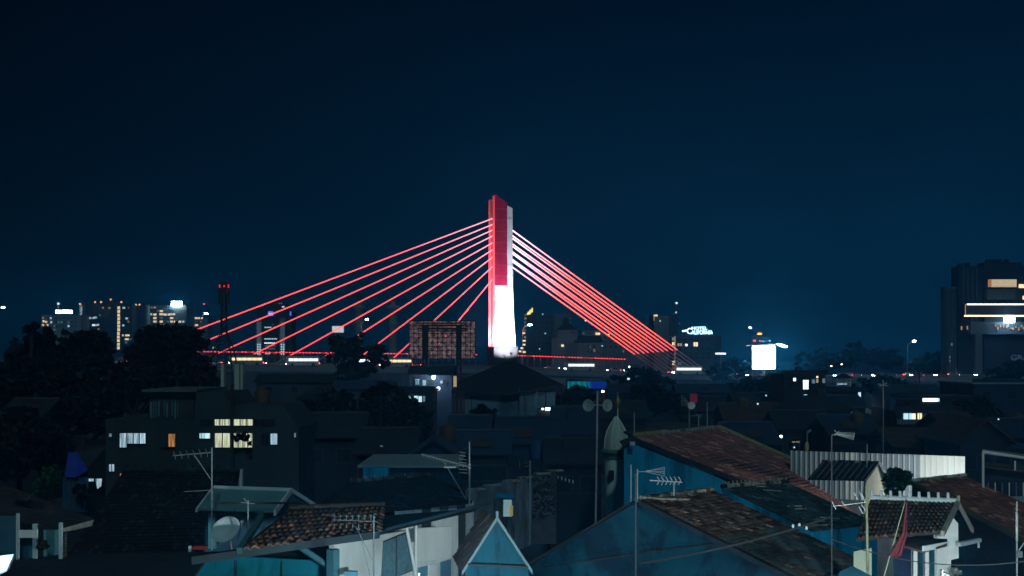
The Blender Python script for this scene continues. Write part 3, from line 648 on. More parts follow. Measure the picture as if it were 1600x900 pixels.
for k in range(8): box('pane', P(1546.5+k*5.6, 442.5, D5+2.6), (S(5.0, D5), .3, S(12, D5)), glow('band_warm', (1, .80, .50), .62) if k else L_ORANGE, fr)
win(t, 1596, 447, 8, 6, D5+2, L_WARM); win(t, 1600, 465, 4, 6, D5+2, L_WARM)
box('parapet', P(1564, 460, D5+2.4), (S(44, D5), .6, S(16, D5)), OFL, t)
box('small_sign', P(1577, 499, D5-1), (S(16, D5), .6, S(10.5, D5)), glow('sign_blue_white', (.55, .82, 1), 35), t)
bm = block(t, 1517, 1640, 503, D5+1.5, 5, OFL, 'portal_beam', P(0, 522, D5).z); block(t, 1524, 1535, 521.5, D5+1.5, 5, OFL, 'portal_column')
for k in range(12): box('lobby_lamp', P(1556+k*4+random.uniform(-1, 1), 511+random.uniform(-3, 3), D5+1.2), (S(1.6, D5), .3, S(random.uniform(2, 6), D5)), L_WARMD if k % 3 else L_ORANGE, bm)
win(t, 1559, 537.5, 4, 2.6, D5+3.5, L_COOL, 'wall_lamp')
for x, y, h in ((1502.5, 512.5, 6), (1511.5, 512, 6), (1487, 538, 4), (1484, 558, 3), (1484, 564, 3)): win(t, x, y, 1.8, h, D5+3.5, L_COOLD if y > 520 else L_WARMD)
text('wall_letters', 'GRA', P(1593.5, 558.5, D5+3), S(8.5, D5), glow('letters_dim', (.25, .42, .70), .14), t, .2, S(28, D5))
text('wall_letter', 'A', P(1603, 548.5, D5+3), S(6, D5), MATS['letters_dim'], t, .2, S(9, D5))
for x in (1505, 1512, 1519, 1526): block(t, x, x+1.2, 418, D5+3.4, .6, OFL, 'pilaster', P(0, 500, D5).z)
for y in (430, 530, 545, 560):
    for x in range(1502, 1534 if y < 500 else 1522, 7): win(t, x, y, 4, 6, D5+4, GLASSD, 'window', .05)
# lattice mast with red lamps
D6 = 190
c = P(350, 574, D6); c.z = 0; t = thing('lattice_mast', 'dark lattice telecom mast with three red lamps at left', 'mast', c)
def mast_pt(s, sgn, d): hw = S(lerp(17, 3.2, s), D6) if s < .45 else S(lerp(3.4, 2.2, (s-.45)/.55)*1.0+ .6, D6); return Vector((c.x+sgn*hw, D6+d*hw, lerp(P(0, 585, D6).z, P(0, 440, D6).z, s)))
base_z = P(0, 585, D6).z
for sg_ in (-1, 1):
    for d in (-1, 1):
        prev = Vector((mast_pt(0, sg_, d).x, mast_pt(0, sg_, d).y, 0))
        for s in (0, .25, .45, .7, 1.0): q = mast_pt(s, sg_, d); bar('mast_leg', prev, q, .11, STEELD, t, 6); prev = q
    for k in range(14):
        s0, s1 = k/14, (k+1)/14
        bar('brace', mast_pt(s0, sg_, -1), mast_pt(s1, -sg_, -1), .06, STEELD, t, 5); 
        if sg_ > 0: bar('brace', mast_pt(s0, -1, -1), mast_pt(s0, 1, -1), .06, STEELD, t, 5)
for x in (-7, -3, 3, 7.5):
    p = P(350+x, 460, D6-.6); box('panel_antenna', p, (S(2.6, D6), .25, S(22+abs(x), D6)), STEELD, t); bar('antenna_arm', p, Vector((c.x, D6, p.z)), .05, STEELD, t, 5)
for x in (343.2, 350.2, 357): box('mast_lamp', P(x, 447, D6-1), (S(1.6, D6), .2, S(5 if x != 350.2 else 3, D6)), glow('mast_red', (1, .03, .06), .9), t)
bar('lightning_rod', P(350, 440, D6), P(354, 434, D6), .05, STEELD, t)
# billboard seen from behind: steel lattice with the lit sheet showing through
D7 = 235
c = P(690, HZ, D7); c.z = 0; t = thing('billboard', 'big billboard seen from behind with dark steel lattice in front of the bridge', 'billboard', c, 'billboards')
bs = bpy.data.materials.new('backlit_sheet'); bs.use_nodes = True; n_ = bs.node_tree; b_ = n_.nodes['Principled BSDF']
g_ = n_.nodes.new('ShaderNodeNewGeometry'); no_ = n_.nodes.new('ShaderNodeTexNoise'); no_.inputs['Scale'].default_value = 1.1; no_.inputs['Detail'].default_value = 5
n_.links.new(g_.outputs['Position'], no_.inputs['Vector']); rr_ = n_.nodes.new('ShaderNodeValToRGB'); rr_.color_ramp.elements[0].position = .35; rr_.color_ramp.elements[0].color = (.10, .03, .04, 1); rr_.color_ramp.elements[1].position = .62; rr_.color_ramp.elements[1].color = (.85, .55, .50, 1)
n_.links.new(no_.outputs[0], rr_.inputs[0]); n_.links.new(rr_.outputs[0], b_.inputs['Base Color']); n_.links.new(rr_.outputs[0], b_.inputs['Emission Color']); b_.inputs['Emission Strength'].default_value = .21
MATS['backlit_sheet'] = bs
for i in range(9):
    for j in range(5):
        x0, x1 = lerp(640, 742, i/9), lerp(640, 742, (i+1)/9); y0, y1 = lerp(502, 560, j/5), lerp(502, 560, (j+1)/5)
        a, b = P(x0+.25, y0+.25, D7+1.4), P(x1-.25, y1-.25, D7+1.4); box('sheet_panel', ((a.x+b.x)/2, D7+1.4+random.uniform(-.03, .03), (a.z+b.z)/2), (b.x-a.x, .05, a.z-b.z), bs, t)
for i in range(15):
    x = lerp(639.5, 742.5, i/14); bar('frame_upright', P(x, 500.5, D7+.9), P(x, 562, D7+.9), .085, STEELD, t, 5)
for j in range(10):
    y = lerp(501, 561.5, j/9); bar('frame_rail', P(639, y, D7+.8), P(743, y, D7+.8), .09, STEELD, t, 5)
for i in range(14):
    for j in range(9):
        if (i in (0, 1, 12, 13) or random.random() < .55):
            x0, x1 = lerp(639.5, 742.5, i/14), lerp(639.5, 742.5, (i+1)/14); y0, y1 = lerp(501, 561.5, j/9), lerp(501, 561.5, (j+1)/9)
            if (i+j) % 2: y0, y1 = y1, y0
            bar('diagonal_brace', P(x0, y0, D7+.7), P(x1, y1, D7+.7), .05, STEELD, t, 5)
for j in range(4): bar('catwalk_rail', P(655, 505+4*j, D7-.4), P(730, 505+4*j, D7-.4), .14, STEELD, t, 5)
for x in (664, 717):
    for dx in (-3.2, 3.2):
        p = P(x+dx, 508, D7-.6); bar('column', Vector((p.x, p.y, 0)), p, .17, STEELD, t, 8)
    box('column_plate', P(x, 535, D7-.5), (S(7, D7), .2, S(54, D7)), STEELD, t)
    for k in range(9): bar('column_brace', P(x-3.2, 562+5*k, D7-.6), P(x+3.2, 567+5*k, D7-.6), .08, STEELD, t, 5)
bar('stay', P(724, 562, D7-.6), P(700, 585, D7-3), .14, STEELD, t, 6)
# blue LED screen below the bridge
D8 = 190
vid = bpy.data.materials.new('led_picture'); vid.use_nodes = True; n_ = vid.node_tree; b_ = n_.nodes['Principled BSDF']
tc_ = n_.nodes.new('ShaderNodeTexCoord'); sp_ = n_.nodes.new('ShaderNodeSeparateXYZ'); n_.links.new(tc_.outputs['Object'], sp_.inputs[0])
no_ = n_.nodes.new('ShaderNodeTexWave'); no_.inputs['Scale'].default_value = 2.2; no_.inputs['Distortion'].default_value = 3; n_.links.new(tc_.outputs['Object'], no_.inputs['Vector'])
r1 = n_.nodes.new('ShaderNodeValToRGB'); r1.color_ramp.elements[0].color = (.0, .08, .22, 1); r1.color_ramp.elements[1].color = (.0, .30, .22, 1); n_.links.new(no_.outputs['Fac'], r1.inputs[0])
r2 = n_.nodes.new('ShaderNodeValToRGB'); r2.color_ramp.elements[0].position = .5; r2.color_ramp.elements[1].position = .62; mx_ = n_.nodes.new('ShaderNodeMix'); mx_.data_type = 'RGBA'
ad_ = n_.nodes.new('ShaderNodeMath'); ad_.inputs[1].default_value = .5; n_.links.new(sp_.outputs['X'], ad_.inputs[0]); n_.links.new(ad_.outputs[0], r2.inputs[0])
n_.links.new(r2.outputs[0], mx_.inputs['Factor']); n_.links.new(r1.outputs[0], mx_.inputs['A']); mx_.inputs['B'].default_value = (.0, .022, .26, 1)
n_.links.new(mx_.outputs['Result'], b_.inputs['Emission Color']); b_.inputs['Emission Strength'].default_value = .7; b_.inputs['Base Color'].default_value = (.01, .02, .05, 1)
c = P(917, 608, D8); c.z = 0; t = thing('led_screen', 'long blue and green lit advertising screen under the bridge', 'screen', c)
box('screen_case', P(917, 601.5, D8+.5), (S(63, D8), .7, S(14, D8)), STEELD, t); box('screen_panel', P(917, 601.5, D8), (S(60, D8), .2, S(11, D8)), vid, t)
for x in (895, 940): bar('leg', Vector((P(x, 0, D8).x, D8+.6, 0)), P(x, 607, D8+.6), .15, STEELD, t)
# ------------------------------------------------------------------ trees of the middle distance
TG = 'dark trees before the skyline'
def ptree(label, pxs, D, n, size, m=LEAF, group=TG, name='tree', cat='tree', base=None):
    bl = [blobpx(x, y, rx, ry, D+random.uniform(-2, 2)) for x, y, rx, ry in pxs]
    b = P(base or pxs[0][0], 600, D); b.z = 0
    return tree(name, label, b, ragged(bl), int(n*1.15), size*.92, m, group, cat, trunk_r=.3)
ptree('tall narrow dark tree at far left before the apartment blocks', [(50, 528, 11, 26), (50, 508, 6, 10), (47, 560, 18, 30), (60, 545, 12, 22)], 150, 5200, .42)
ptree('narrow dark tree close right of the tall narrow one', [(74, 534, 12, 24), (70, 512, 5, 8), (78, 560, 16, 25)], 155, 4500, .42)
ptree('broad dark tree below the lit stair column', [(130, 545, 34, 26), (108, 530, 16, 14), (150, 530, 16, 13), (165, 552, 20, 24), (95, 555, 14, 18), (125, 570, 50, 24)], 150, 8500, .45)
ptree('largest round dark tree, right of the apartment blocks and left of the lattice mast', [(265, 545, 58, 33), (240, 530, 30, 18), (285, 525, 30, 15), (255, 518, 20, 8), (310, 555, 26, 22), (215, 560, 22, 22), (265, 575, 70, 25)], 140, 12000, .45)
ptree('dark tree filling the left edge below the skyline', [(20, 590, 40, 30), (10, 620, 40, 40), (50, 625, 45, 40)], 110, 7000, .4)
ptree('dark tree mass below the broad tree at left', [(110, 605, 50, 32), (140, 640, 45, 40), (90, 650, 45, 40)], 105, 8000, .4)
ptree('dark tree mass below the largest round tree', [(210, 600, 48, 30), (185, 625, 30, 25), (260, 602, 45, 22), (310, 596, 34, 20)], 112, 8000, .4)
ptree('dark bushy tree at left edge beside the blue tarpaulin', [(30, 680, 45, 40), (70, 700, 35, 35), (15, 720, 35, 30)], 80, 8000, .32)
ptree('open-crowned dark tree standing before the bridge deck, left of the billboard back', [(545, 545, 26, 16), (528, 533, 14, 12), (560, 530, 14, 12), (583, 552, 22, 14), (522, 556, 14, 12), (595, 565, 14, 10), (560, 575, 30, 14), (540, 590, 22, 14)], 215, 5200, .5, LEAF2)
ptree('dark tree below the bridge, left of the house with the peaked roof', [(600, 630, 34, 26), (640, 655, 34, 30), (580, 660, 32, 30), (660, 690, 26, 22)], 105, 9000, .36)
ptree('small round dark tree against the pale wall of the peaked-roof house', [(755, 660, 22, 26), (748, 680, 22, 20)], 100, 4000, .3)
ptree('dark tree between the small billboard legs and the low houses', [(520, 640, 34, 26), (490, 660, 34, 28), (545, 670, 30, 28)], 98, 7000, .34)
for i, (lab, bl, D) in enumerate((
    ('low dark tree behind the white billboard', [(1150, 575, 26, 16), (1125, 582, 18, 14), (1215, 585, 22, 12)], 330),
    ('distant dark tree with a rounded top right of the billboard', [(1281, 552, 12, 14), (1260, 563, 20, 12), (1300, 565, 24, 14)], 480),
    ('broad distant dark tree left of the thin pole', [(1337, 550, 18, 16), (1360, 558, 22, 16), (1320, 562, 18, 14)], 460),
    ('far dark tree left of the white street lamp', [(1395, 560, 20, 14), (1380, 565, 18, 12)], 470),
    ('dark tree at the foot of the office block', [(1460, 560, 20, 14), (1440, 572, 24, 12), (1475, 575, 20, 10)], 430),
    ('dark tree in front of the office block portal', [(1580, 580, 28, 14), (1555, 586, 20, 10), (1600, 575, 16, 14)], 330),
    ('dark tree right of the cable feet', [(1000, 590, 30, 16), (970, 598, 24, 14), (1040, 600, 26, 12)], 230),
    ('dark tree above the horn loudspeakers', [(905, 620, 26, 14), (880, 630, 22, 14)], 150),
    ('dark tree below the cable feet, left of the satellite dish', [(1010, 620, 30, 20), (985, 640, 26, 18), (1045, 630, 26, 16)], 140),
    ('dark tree left of the lit three-storey house', [(1180, 605, 30, 16), (1150, 612, 26, 14), (1205, 600, 18, 12)], 220),
    ('dark tree right of the gazebo', [(1375, 600, 26, 14), (1350, 605, 20, 12), (1400, 605, 22, 12)], 240),
    ('dark tree right of the terrace house', [(1520, 640, 26, 20), (1545, 660, 26, 20), (1500, 655, 16, 14)], 120),
    ('small distant pointed conifer at the left edge', [(23, 535, 5, 10), (23, 550, 9, 14), (12, 552, 6, 9)], 420))):
    ptree(lab, bl, D, 2600 if D > 300 else 4200, .55 if D > 300 else .42, LEAF)
ptree('green lamp-lit tree right of the white street lamp', [(1437, 566, 11, 9), (1446, 570, 8, 7)], 376, 1500, .5, LEAFG)

# ------------------------------------------------------------------ middle distance houses
ROOFD = mat('dark_roof', (.030, .030, .034), .8, .3, .8); ROOFB = mat('blue_metal_roof', (.035, .05, .085), .5, .2, .5)
ROOFR = mat('rust_roof', (.075, .04, .03), .85, .4, .8)
T_CAP = mat('mid_ridge', (.07, .06, .05), .9, .3, 2)
WD = {'grey': mat('mid_wall_grey', (.055, .065, .075), var=.3, scale=.5, streak=True), 'teal': mat('mid_wall_teal', (.03, .06, .075), var=.3, scale=.5, streak=True), 'cream': mat('mid_wall_cream', (.10, .11, .11), var=.3, scale=.5, streak=True), 'blue': mat('mid_wall_blue', (.02, .035, .07), var=.3, scale=.5, streak=True), 'dark': mat('mid_wall_dark', (.02, .024, .03), var=.3, scale=.5, streak=True)}
def gable(par, x0, x1, y0, y1, z, rise, m, over=.4, axis='x', thick=.14):
    """two pitched slabs; ridge along x or y"""
    if axis == 'x':
        ym = (y0+y1)/2; A = [(x0-over, y0-over, z-.12), (x1+over, y0-over, z-.12), (x1+over, ym, z+rise), (x0-over, ym, z+rise)]
        B = [(x0-over, y1+over, z-.12), (x1+over, y1+over, z-.12), (x1+over, ym, z+rise), (x0-over, ym, z+rise)]
        g = [[(x, y0, z), (x, y1, z), (x, ym, z+rise-.15)] for x in (x0, x1)]
    else:
        xm = (x0+x1)/2; A = [(x0-over, y0-over, z-.12), (x0-over, y1+over, z-.12), (xm, y1+over, z+rise), (xm, y0-over, z+rise)]
        B = [(x1+over, y0-over, z-.12), (x1+over, y1+over, z-.12), (xm, y1+over, z+rise), (xm, y0-over, z+rise)]
        g = [[(x0, y, z), (x1, y, z), (xm, y, z+rise-.15)] for y in (y0, y1)]
    r = slab('roof', A, thick, m, par); slab('roof_slope', B, thick, m, r); return g
def hip(par, x0, x1, y0, y1, z, rise, m, over=.5, ridge=.35):
    xm, ym = (x0+x1)/2, (y0+y1)/2; hw = (x1-x0)/2*ridge
    v = [(x0-over, y0-over, z), (x1+over, y0-over, z), (x1+over, y1+over, z), (x0-over, y1+over, z), (xm-hw, ym, z+rise), (xm+hw, ym, z+rise), (x0-over, y0-over, z-.2), (x1+over, y0-over, z-.2), (x1+over, y1+over, z-.2), (x0-over, y1+over, z-.2)]
    return poly('roof', v, [(0, 1, 5, 4), (1, 2, 5), (2, 3, 4, 5), (3, 0, 4), (0, 6, 7, 1), (1, 7, 8, 2), (2, 8, 9, 3), (3, 9, 6, 0), (9, 8, 7, 6)], m, par)
def mid_house(label, px0, px1, py_eave, D, depth, wall, roofm, kind='gable', rise=1.6, wins=(), group='dark houses of the middle distance', name='house'):
    a, b = P(px0, py_eave, D), P(px1, py_eave, D); z = a.z
    t = thing(name, label, 'house', ((a.x+b.x)/2, D+depth/2, 0), group)
    w = box('wall', ((a.x+b.x)/2, D+depth/2, z/2), (b.x-a.x, depth, z), WD[wall] if isinstance(wall, str) else wall, t)
    if kind == 'gable': gable(t, a.x, b.x, D, D+depth, z, rise, roofm)
    elif kind == 'gabley':
        for k, g in enumerate(gable(t, a.x, b.x, D, D+depth, z, rise, roofm, axis='y')):
            if k == 0: slab('gable_wall', g, .1, WD[wall] if isinstance(wall, str) else wall, t)
    elif kind == 'hip': hip(t, a.x, b.x, D, D+depth, z, rise, roofm)
    else:
        box('roof', ((a.x+b.x)/2, D+depth/2, z+.1), (b.x-a.x+.5, depth+.5, .2), roofm, t)
        box('parapet', ((a.x+b.x)/2, D-.12, z+.45), (b.x-a.x+.5, .12, .5), WD[wall] if isinstance(wall, str) else wall, t)
    tag_n = len(label)
    for k in range(2 + tag_n % 3):            # unlit windows, a vent pipe and odds and ends on the roof
        x = lerp(px0, px1, (k+.5)/(2+tag_n % 3)); y = py_eave+S(1, 1)*0+1.45*FPX/D
        f = box('window', P(x, y, D-.02), (1.2, .08, 1.1), STEELD, t); box('pane', P(x, y, D-.07), (1.0, .05, .9), GLASSD, f)
    fz_ = z+rise*.5; xr = lerp(a.x, b.x, .25+.5*((tag_n*37 % 10)/10))
    if kind != 'flat': bar('ridge_cap', (a.x-.3, D+depth/2, z+rise+.05), (b.x+.3, D+depth/2, z+rise+.05), .09, ROOFB if roofm is ROOFB else T_CAP, t, 6) if kind == 'gable' else None
    if tag_n % 3 == 0: bar('vent_pipe', (xr, D+1.6, z), (xr, D+1.6, z+rise+.5), .06, STEELD, t, 6)
    if tag_n % 3 == 1: bar('aerial_rod', (xr, D+2.6, z), (xr, D+2.6, z+rise+2.2), .03, STEELD, t, 6); bar('aerial_boom', (xr-.6, D+2.6, z+rise+2), (xr+.6, D+2.6, z+rise+2.1), .02, STEELD, t, 5)
    if tag_n % 3 == 2 and kind == 'gable': slab('patch_sheet', [(xr-.7, D+.3, z+.28+.02), (xr+.6, D+.3, z+.28+.02), (xr+.6, D+1.7, z+.28+rise*.4), (xr-.7, D+1.7, z+.28+rise*.4)], .04, ROOFR, t)
    for wdef in wins:
        x, y, ww, hh, m = wdef
        f = box('window', P(x, y, D-.03), (S(ww, D)+.12, .1, S(hh, D)+.12), WHITE if ww > 5 else STEELD, t); box('pane', P(x, y, D-.09), (S(ww, D), .06, S(hh, D)), m, f)
        if ww > 5: box('mullion', P(x, y, D-.13), (.06, .05, S(hh, D)), STEELD, f)
    return t
# the peaked-roof house below the pylon
D = 118; a, b = P(722, 612, D), P(872, 604, D)
PALE = mat('pale_plaster', (.13, .22, .29), var=.25, scale=.35, streak=True, stain=(.05, .08, .12), stain_scale=.35, stain_lo=.48, stain_hi=.62)
t = thing('house', 'big pale plastered house with dark peaked hip roof below the pylon', 'house', ((a.x+b.x)/2, D+5, 0))
box('wall', ((a.x+b.x)/2, D+5, a.z/2), (b.x-a.x-.6, 10, a.z), PALE, t)
slab('wall_bay', [P(826, 608, D-.4), P(838, 622, D-.4), P(838, 690, D-.4), P(812, 690, D-.4), P(812, 612, D-.4)], .35, PALE, t)
apx = P(803, 563, D+5); apx2 = P(786, 566, D+5); el, er = P(705, 612, D-.6), P(880, 601, D-.6); em = P(795, 617, D-.9)
br_, bl_ = Vector((er.x, D+10.8, er.z)), Vector((el.x, D+10.8, er.z))
r_ = poly('roof', [el, em, er, apx, apx2, br_, bl_, P(762, 579, D+3), P(826, 578, D+3)], [(0, 1, 7), (1, 8, 3, 4, 7), (1, 2, 8), (8, 2, 3), (2, 5, 3), (5, 6, 4, 3), (6, 0, 7, 4)], mat('peaked_roof', (.022, .022, .026), .8, .3, 1), t)
bar('eave_trim', el, em, .12, ROOFD, r_); bar('eave_trim', em, er, .12, ROOFD, r_)
bar('roof_stub', apx+Vector((-.8, 0, -.2)), apx+Vector((-1.1, 0, .7)), .05, STEELD, r_)
for x in (840, 853, 877): bar('down_pipe', P(x, 606, D-.1), P(x, 690, D-.1), .05, STEELD, t)
slab('shutter_leaf', [P(811, 606, D-.6), P(818, 622, D-.6), P(818, 672, D-.6), P(811, 664, D-.6)], .1, PALE, t); slab('shutter_leaf', [P(834, 620, D-.6), P(841, 608, D-.6), P(841, 664, D-.6), P(834, 672, D-.6)], .1, PALE, t)
box('low_roof', P(858, 643, D-1.5), (S(36, D), 2.2, S(10, D)), ROOFD, t)
for x, r in ((848, .09), (854, .14), (858.5, .15), (865.5, .11), (870, .1)): ball('porch_lamp', P(x, 639, D-2.8), r, glow('porch_white', (.8, .95, 1), 8), t)
box('window', P(711, 596, D+1), (S(5, D), .2, S(17, D)), L_WARMD, t)
# lit building with greenish white windows left of it
t = mid_house('low lit workshop with a row of bright curtained windows left of the peaked-roof house', 612, 676, 612, 150, 9, 'dark', ROOFD, 'flat', group=None)
for k, (x, w, m) in enumerate(((622, 5, L_COOL), (628.5, 6, L_WHITE), (636, 7, L_COOL), (643, 6, L_WHITE), (650, 6, L_COOL), (656.5, 6, L_COOL), (662.5, 4, L_COOLD))): box('window', P(x, 623+(k % 2)*.6, 149.8), (S(w-.8, 150), .12, S(9, 150)), m, t)
for x, m in ((626, L_COOLD), (642, L_WARM), (655, L_WARMD)): box('window', P(x, 634, 149.8), (S(4.5, 150), .12, S(8, 150)), m, t)
for k in range(12): bar('railing_bar', P(618+k*5, 628.5, 149.2), P(618+k*5, 639, 149.2), .05, STEELD, t, 5)
t = mid_house('narrow house with upper lit rooms below the billboard legs', 640, 706, 584, 190, 8, 'blue', ROOFD, 'gable', 1.2, ((652, 597, 6, 8, L_COOLD), (663, 598, 5, 8, L_COOLD), (690, 597, 4, 4, L_COOLD)), group=None)
ball('porch_lamp', P(677.5, 589.5, 188), .28, L_BULB, t); ball('porch_lamp', P(685, 607, 186), .32, L_WHITE, t); box('awning', P(690, 586, 188.5), (S(40, 190), 2, .15), WD['teal'], t)
t = mid_house('low shed with a pale lit corner below the small round tree', 705, 760, 672, 92, 6, 'cream', ROOFB, 'gable', 1, ((727, 680, 7, 12, L_COOL), (716, 676, 8, 2, L_WHITE)), group=None)
# right-hand lit houses
mid_house('three-storey house with bright door and window left of the gazebo', 1225, 1290, 586, 165, 9, 'dark', ROOFD, 'flat', 1, ((1241.5, 593, 4, 5, L_WHITE), (1259, 601, 8, 14, L_WHITE), (1271, 596, 5, 6, L_COOLD), (1277, 595, 3, 6, L_WARMD), (1287, 595, 4, 7, L_COOLD), (1258.5, 621, 5, 9, L_COOL), (1240.5, 625.5, 3, 4, L_COOL), (1277, 589, 3, 3, L_WARM)), group=None)
mid_house('long low house with two small lit windows right of the three-storey house', 1291, 1350, 612, 160, 9, 'blue', ROOFD, 'flat', 1, ((1343, 617.5, 4, 9, L_COOL), (1308, 618, 3, 2, L_COOLD), (1312, 618, 3, 2, L_COOLD)), group=None)
t = thing('gazebo', 'small rooftop gazebo with pointed dark roof and white railing', 'gazebo', P(1320, 604, 162))
pyramid(t, 'roof', P(1318, 591, 162), S(14, 162), 1.2, S(8, 162), ROOFD, .08)
for x in (1308, 1329):
    for d in (161.2, 162.8): bar('post', P(x, 605, d), P(x, 591, d), .06, WHITE, t)
for k in range(7): bar('rail_bar', P(1310+k*3, 603, 161.2), P(1310+k*3, 597.5, 161.2), .035, WHITE, t, 5)
bar('hand_rail', P(1308, 597.5, 161.2), P(1329, 597.5, 161.2), .05, WHITE, t); box('floor_slab', P(1318, 606, 162), (S(26, 162), 2.4, .25), CONCD, t); box('ceiling_lamp', P(1316, 600, 162), (S(14, 162), .3, .12), L_COOL, t)
t = mid_house('two-storey house with brightly lit verandas at right', 1400, 1498, 645, 118, 8, 'dark', ROOFD, 'flat', 1, ((1420, 651, 16, 10, L_COOL), (1428, 651, 5, 10, L_WARM), (1437, 651, 6, 10, L_WARM), (1456, 651, 24, 5, L_COOLD), (1476, 651, 6, 9, L_WARM), (1484, 650, 10, 9, L_COOL), (1415, 676, 4, 4, L_COOLD), (1433, 676, 5, 4, L_COOLD), (1456, 676, 8, 4, L_COOLD)), group=None)
box('upper_room', P(1455, 633, 121), (S(90, 121), 4, S(16, 121)), WD['dark'], t)
for x, w in ((1445, 6), (1453, 8), (1461, 6), (1466, 3)): box('window', P(x, 624.5, 118.9), (S(w, 119), .15, S(6, 119)), L_WHITE if w > 5 else L_COOL, t)
box('roof', P(1455, 619, 121), (S(100, 121), 5, .25), ROOFD, t)
for x in (1410, 1445, 1468, 1492): bar('veranda_post', P(x, 664, 117.4), P(x, 645, 117.4), .09, CONCD, t, 6)
box('veranda_rail', P(1450, 659, 117.3), (S(96, 118), .12, .5), CONCD, t)
mid_house('flat-roofed building with pale roof edge at the right edge', 1522, 1640, 600, 150, 12, 'blue', mat('pale_edge', (.3, .34, .36), var=.2), 'flat', 1, ((1587, 656, 7, 8, L_WHITE), (1554, 662, 2, 3, L_COOL), (1567, 662, 3, 3, L_COOL), (1542, 646, 3, 2, L_WARMD)), group=None)
mid_house('low dark house with a small bright window right of the verandas', 1480, 1530, 668, 105, 7, 'dark', ROOFR, 'gable', 1.2, ((1500, 675, 3, 4, L_WARM),), group=None)
mid_house('house with two bluish windows in front of the gazebo house', 1300, 1352, 634, 130, 7, 'dark', ROOFB, 'gable', 1, ((1327, 642, 6, 5, L_COOL), (1341, 646.5, 3, 4, L_COOL)), group=None)
# dim unlit roofs filling the town: every one placed by hand, so that each can be told by its neighbours
rows = [
 (870, 930, 676, 88, 'dark', ROOFB, 'gable', 1.8, 'wide low house with plain blue metal roof behind the brick ruin', ()),
 (780, 868, 690, 84, 'blue', ROOFB, 'gable', 1.6, 'long blue metal roof between the pale house and the brick ruin', ()),
 (470, 560, 680, 82, 'dark', ROOFD, 'gable', 1.4, 'unlit house right of the dark apartment house', ()),
 (560, 640, 705, 72, 'dark', ROOFD, 'gable', 1.2, 'low unlit house behind the flat pale roof edge', ((596, 697, 4, 1.4, L_COOLD),)),
 (640, 715, 712, 70, 'blue', ROOFB, 'gabley', 1.1, 'low house with blue end gable behind the grid aerial', ()),
 (1060, 1130, 640, 140, 'dark', ROOFD, 'gable', 1.5, 'unlit house behind the satellite dish on the ridge', ((1125, 635, 3.5, 3.5, L_COOL),)),
 (1135, 1225, 655, 125, 'dark', ROOFR, 'gable', 1.6, 'broad dark roof right of the satellite dish', ((1197, 618, 2, 2, L_COOL), (1184, 631, 2.5, 2.5, L_COOL))),
 (1150, 1230, 630, 175, 'teal', ROOFD, 'gable', 1.5, 'house with faint teal wall below the white billboard', ((1232, 607, 3, 3, L_BULB),)),
 (1140, 1215, 690, 92, 'dark', ROOFB, 'gable', 1.3, 'dark roof just above the brown tiled roof', ((1241, 699, 2, 2, L_COOL),)),
 (1220, 1300, 668, 105, 'dark', ROOFD, 'gable', 1.4, 'dark roof left of the thin tall pole', ((1243, 690.5, 11, 1.2, L_WARMD),)),
 (1300, 1372, 675, 98, 'dark', ROOFB, 'gable', 1.3, 'dark roof behind the comb aerial', ()),
 (1400, 1500, 695, 88, 'grey', ROOFR, 'gable', 1.0, 'low roof behind the bright metal fence', ()),
 (1500, 1580, 690, 80, 'dark', ROOFR, 'gabley', 1.6, 'dark steep gable left of the white frame', ()),
 (1575, 1660, 680, 84, 'teal', ROOFB, 'gable', 1.0, 'pale-edged roof at the right edge above the white frame', ((1560, 655, 2, 2, L_COOL),)),
 (400, 520, 596, 205, 'grey', ROOFD, 'gable', 1.2, 'long grey shed under the bridge deck, left of the open-crowned tree', ()),
 (520, 612, 606, 190, 'grey', ROOFB, 'gable', 1.0, 'long grey shed under the bridge deck, behind the open-crowned tree', ()),
 (470, 530, 622, 130, 'dark', ROOFD, 'hip', 1.4, 'dark hip-roofed house right of the pale columns', ()),
 (940, 1010, 652, 120, 'dark', ROOFD, 'gable', 1.5, 'dark roof behind the minaret finial', ()),
 (700, 790, 705, 76, 'dark', ROOFB, 'gable', 1.1, 'dark low roof behind the tall aerial mast', ()),
 (860, 940, 720, 70, 'dark', ROOFD, 'gable', 1.1, 'dark roof right of the brick ruin', ()),
 (1060, 1140, 612, 210, 'blue', ROOFB, 'gable', 1.3, 'blue-walled house below the cable feet', ()),
 (950, 1050, 612, 215, 'dark', ROOFD, 'gable', 1.3, 'dark house beside the lit advertising screen', ((982, 552+40, 4, 3, L_COOL), (942, 611, 2, 2, L_WARM))),
 (1380, 1470, 612, 230, 'dark', ROOFD, 'gable', 1.3, 'dark house behind the verandas under the road', ()),
 (1240, 1330, 640, 120, 'dark', ROOFD, 'hip', 1.4, 'dark hip roof under the three-storey house', ()),
 (0, 60, 650, 95, 'dark', ROOFD, 'gable', 1.3, 'unlit house under the trees at the left edge', ((37, 653, 4.5, 3, L_WHITE),)),
]
for (x0, x1, ye, D, w, rm, kd, rs, lab, wn) in rows: mid_house(lab, x0, x1, ye, D, 7, w, rm, kd, rs, wn)
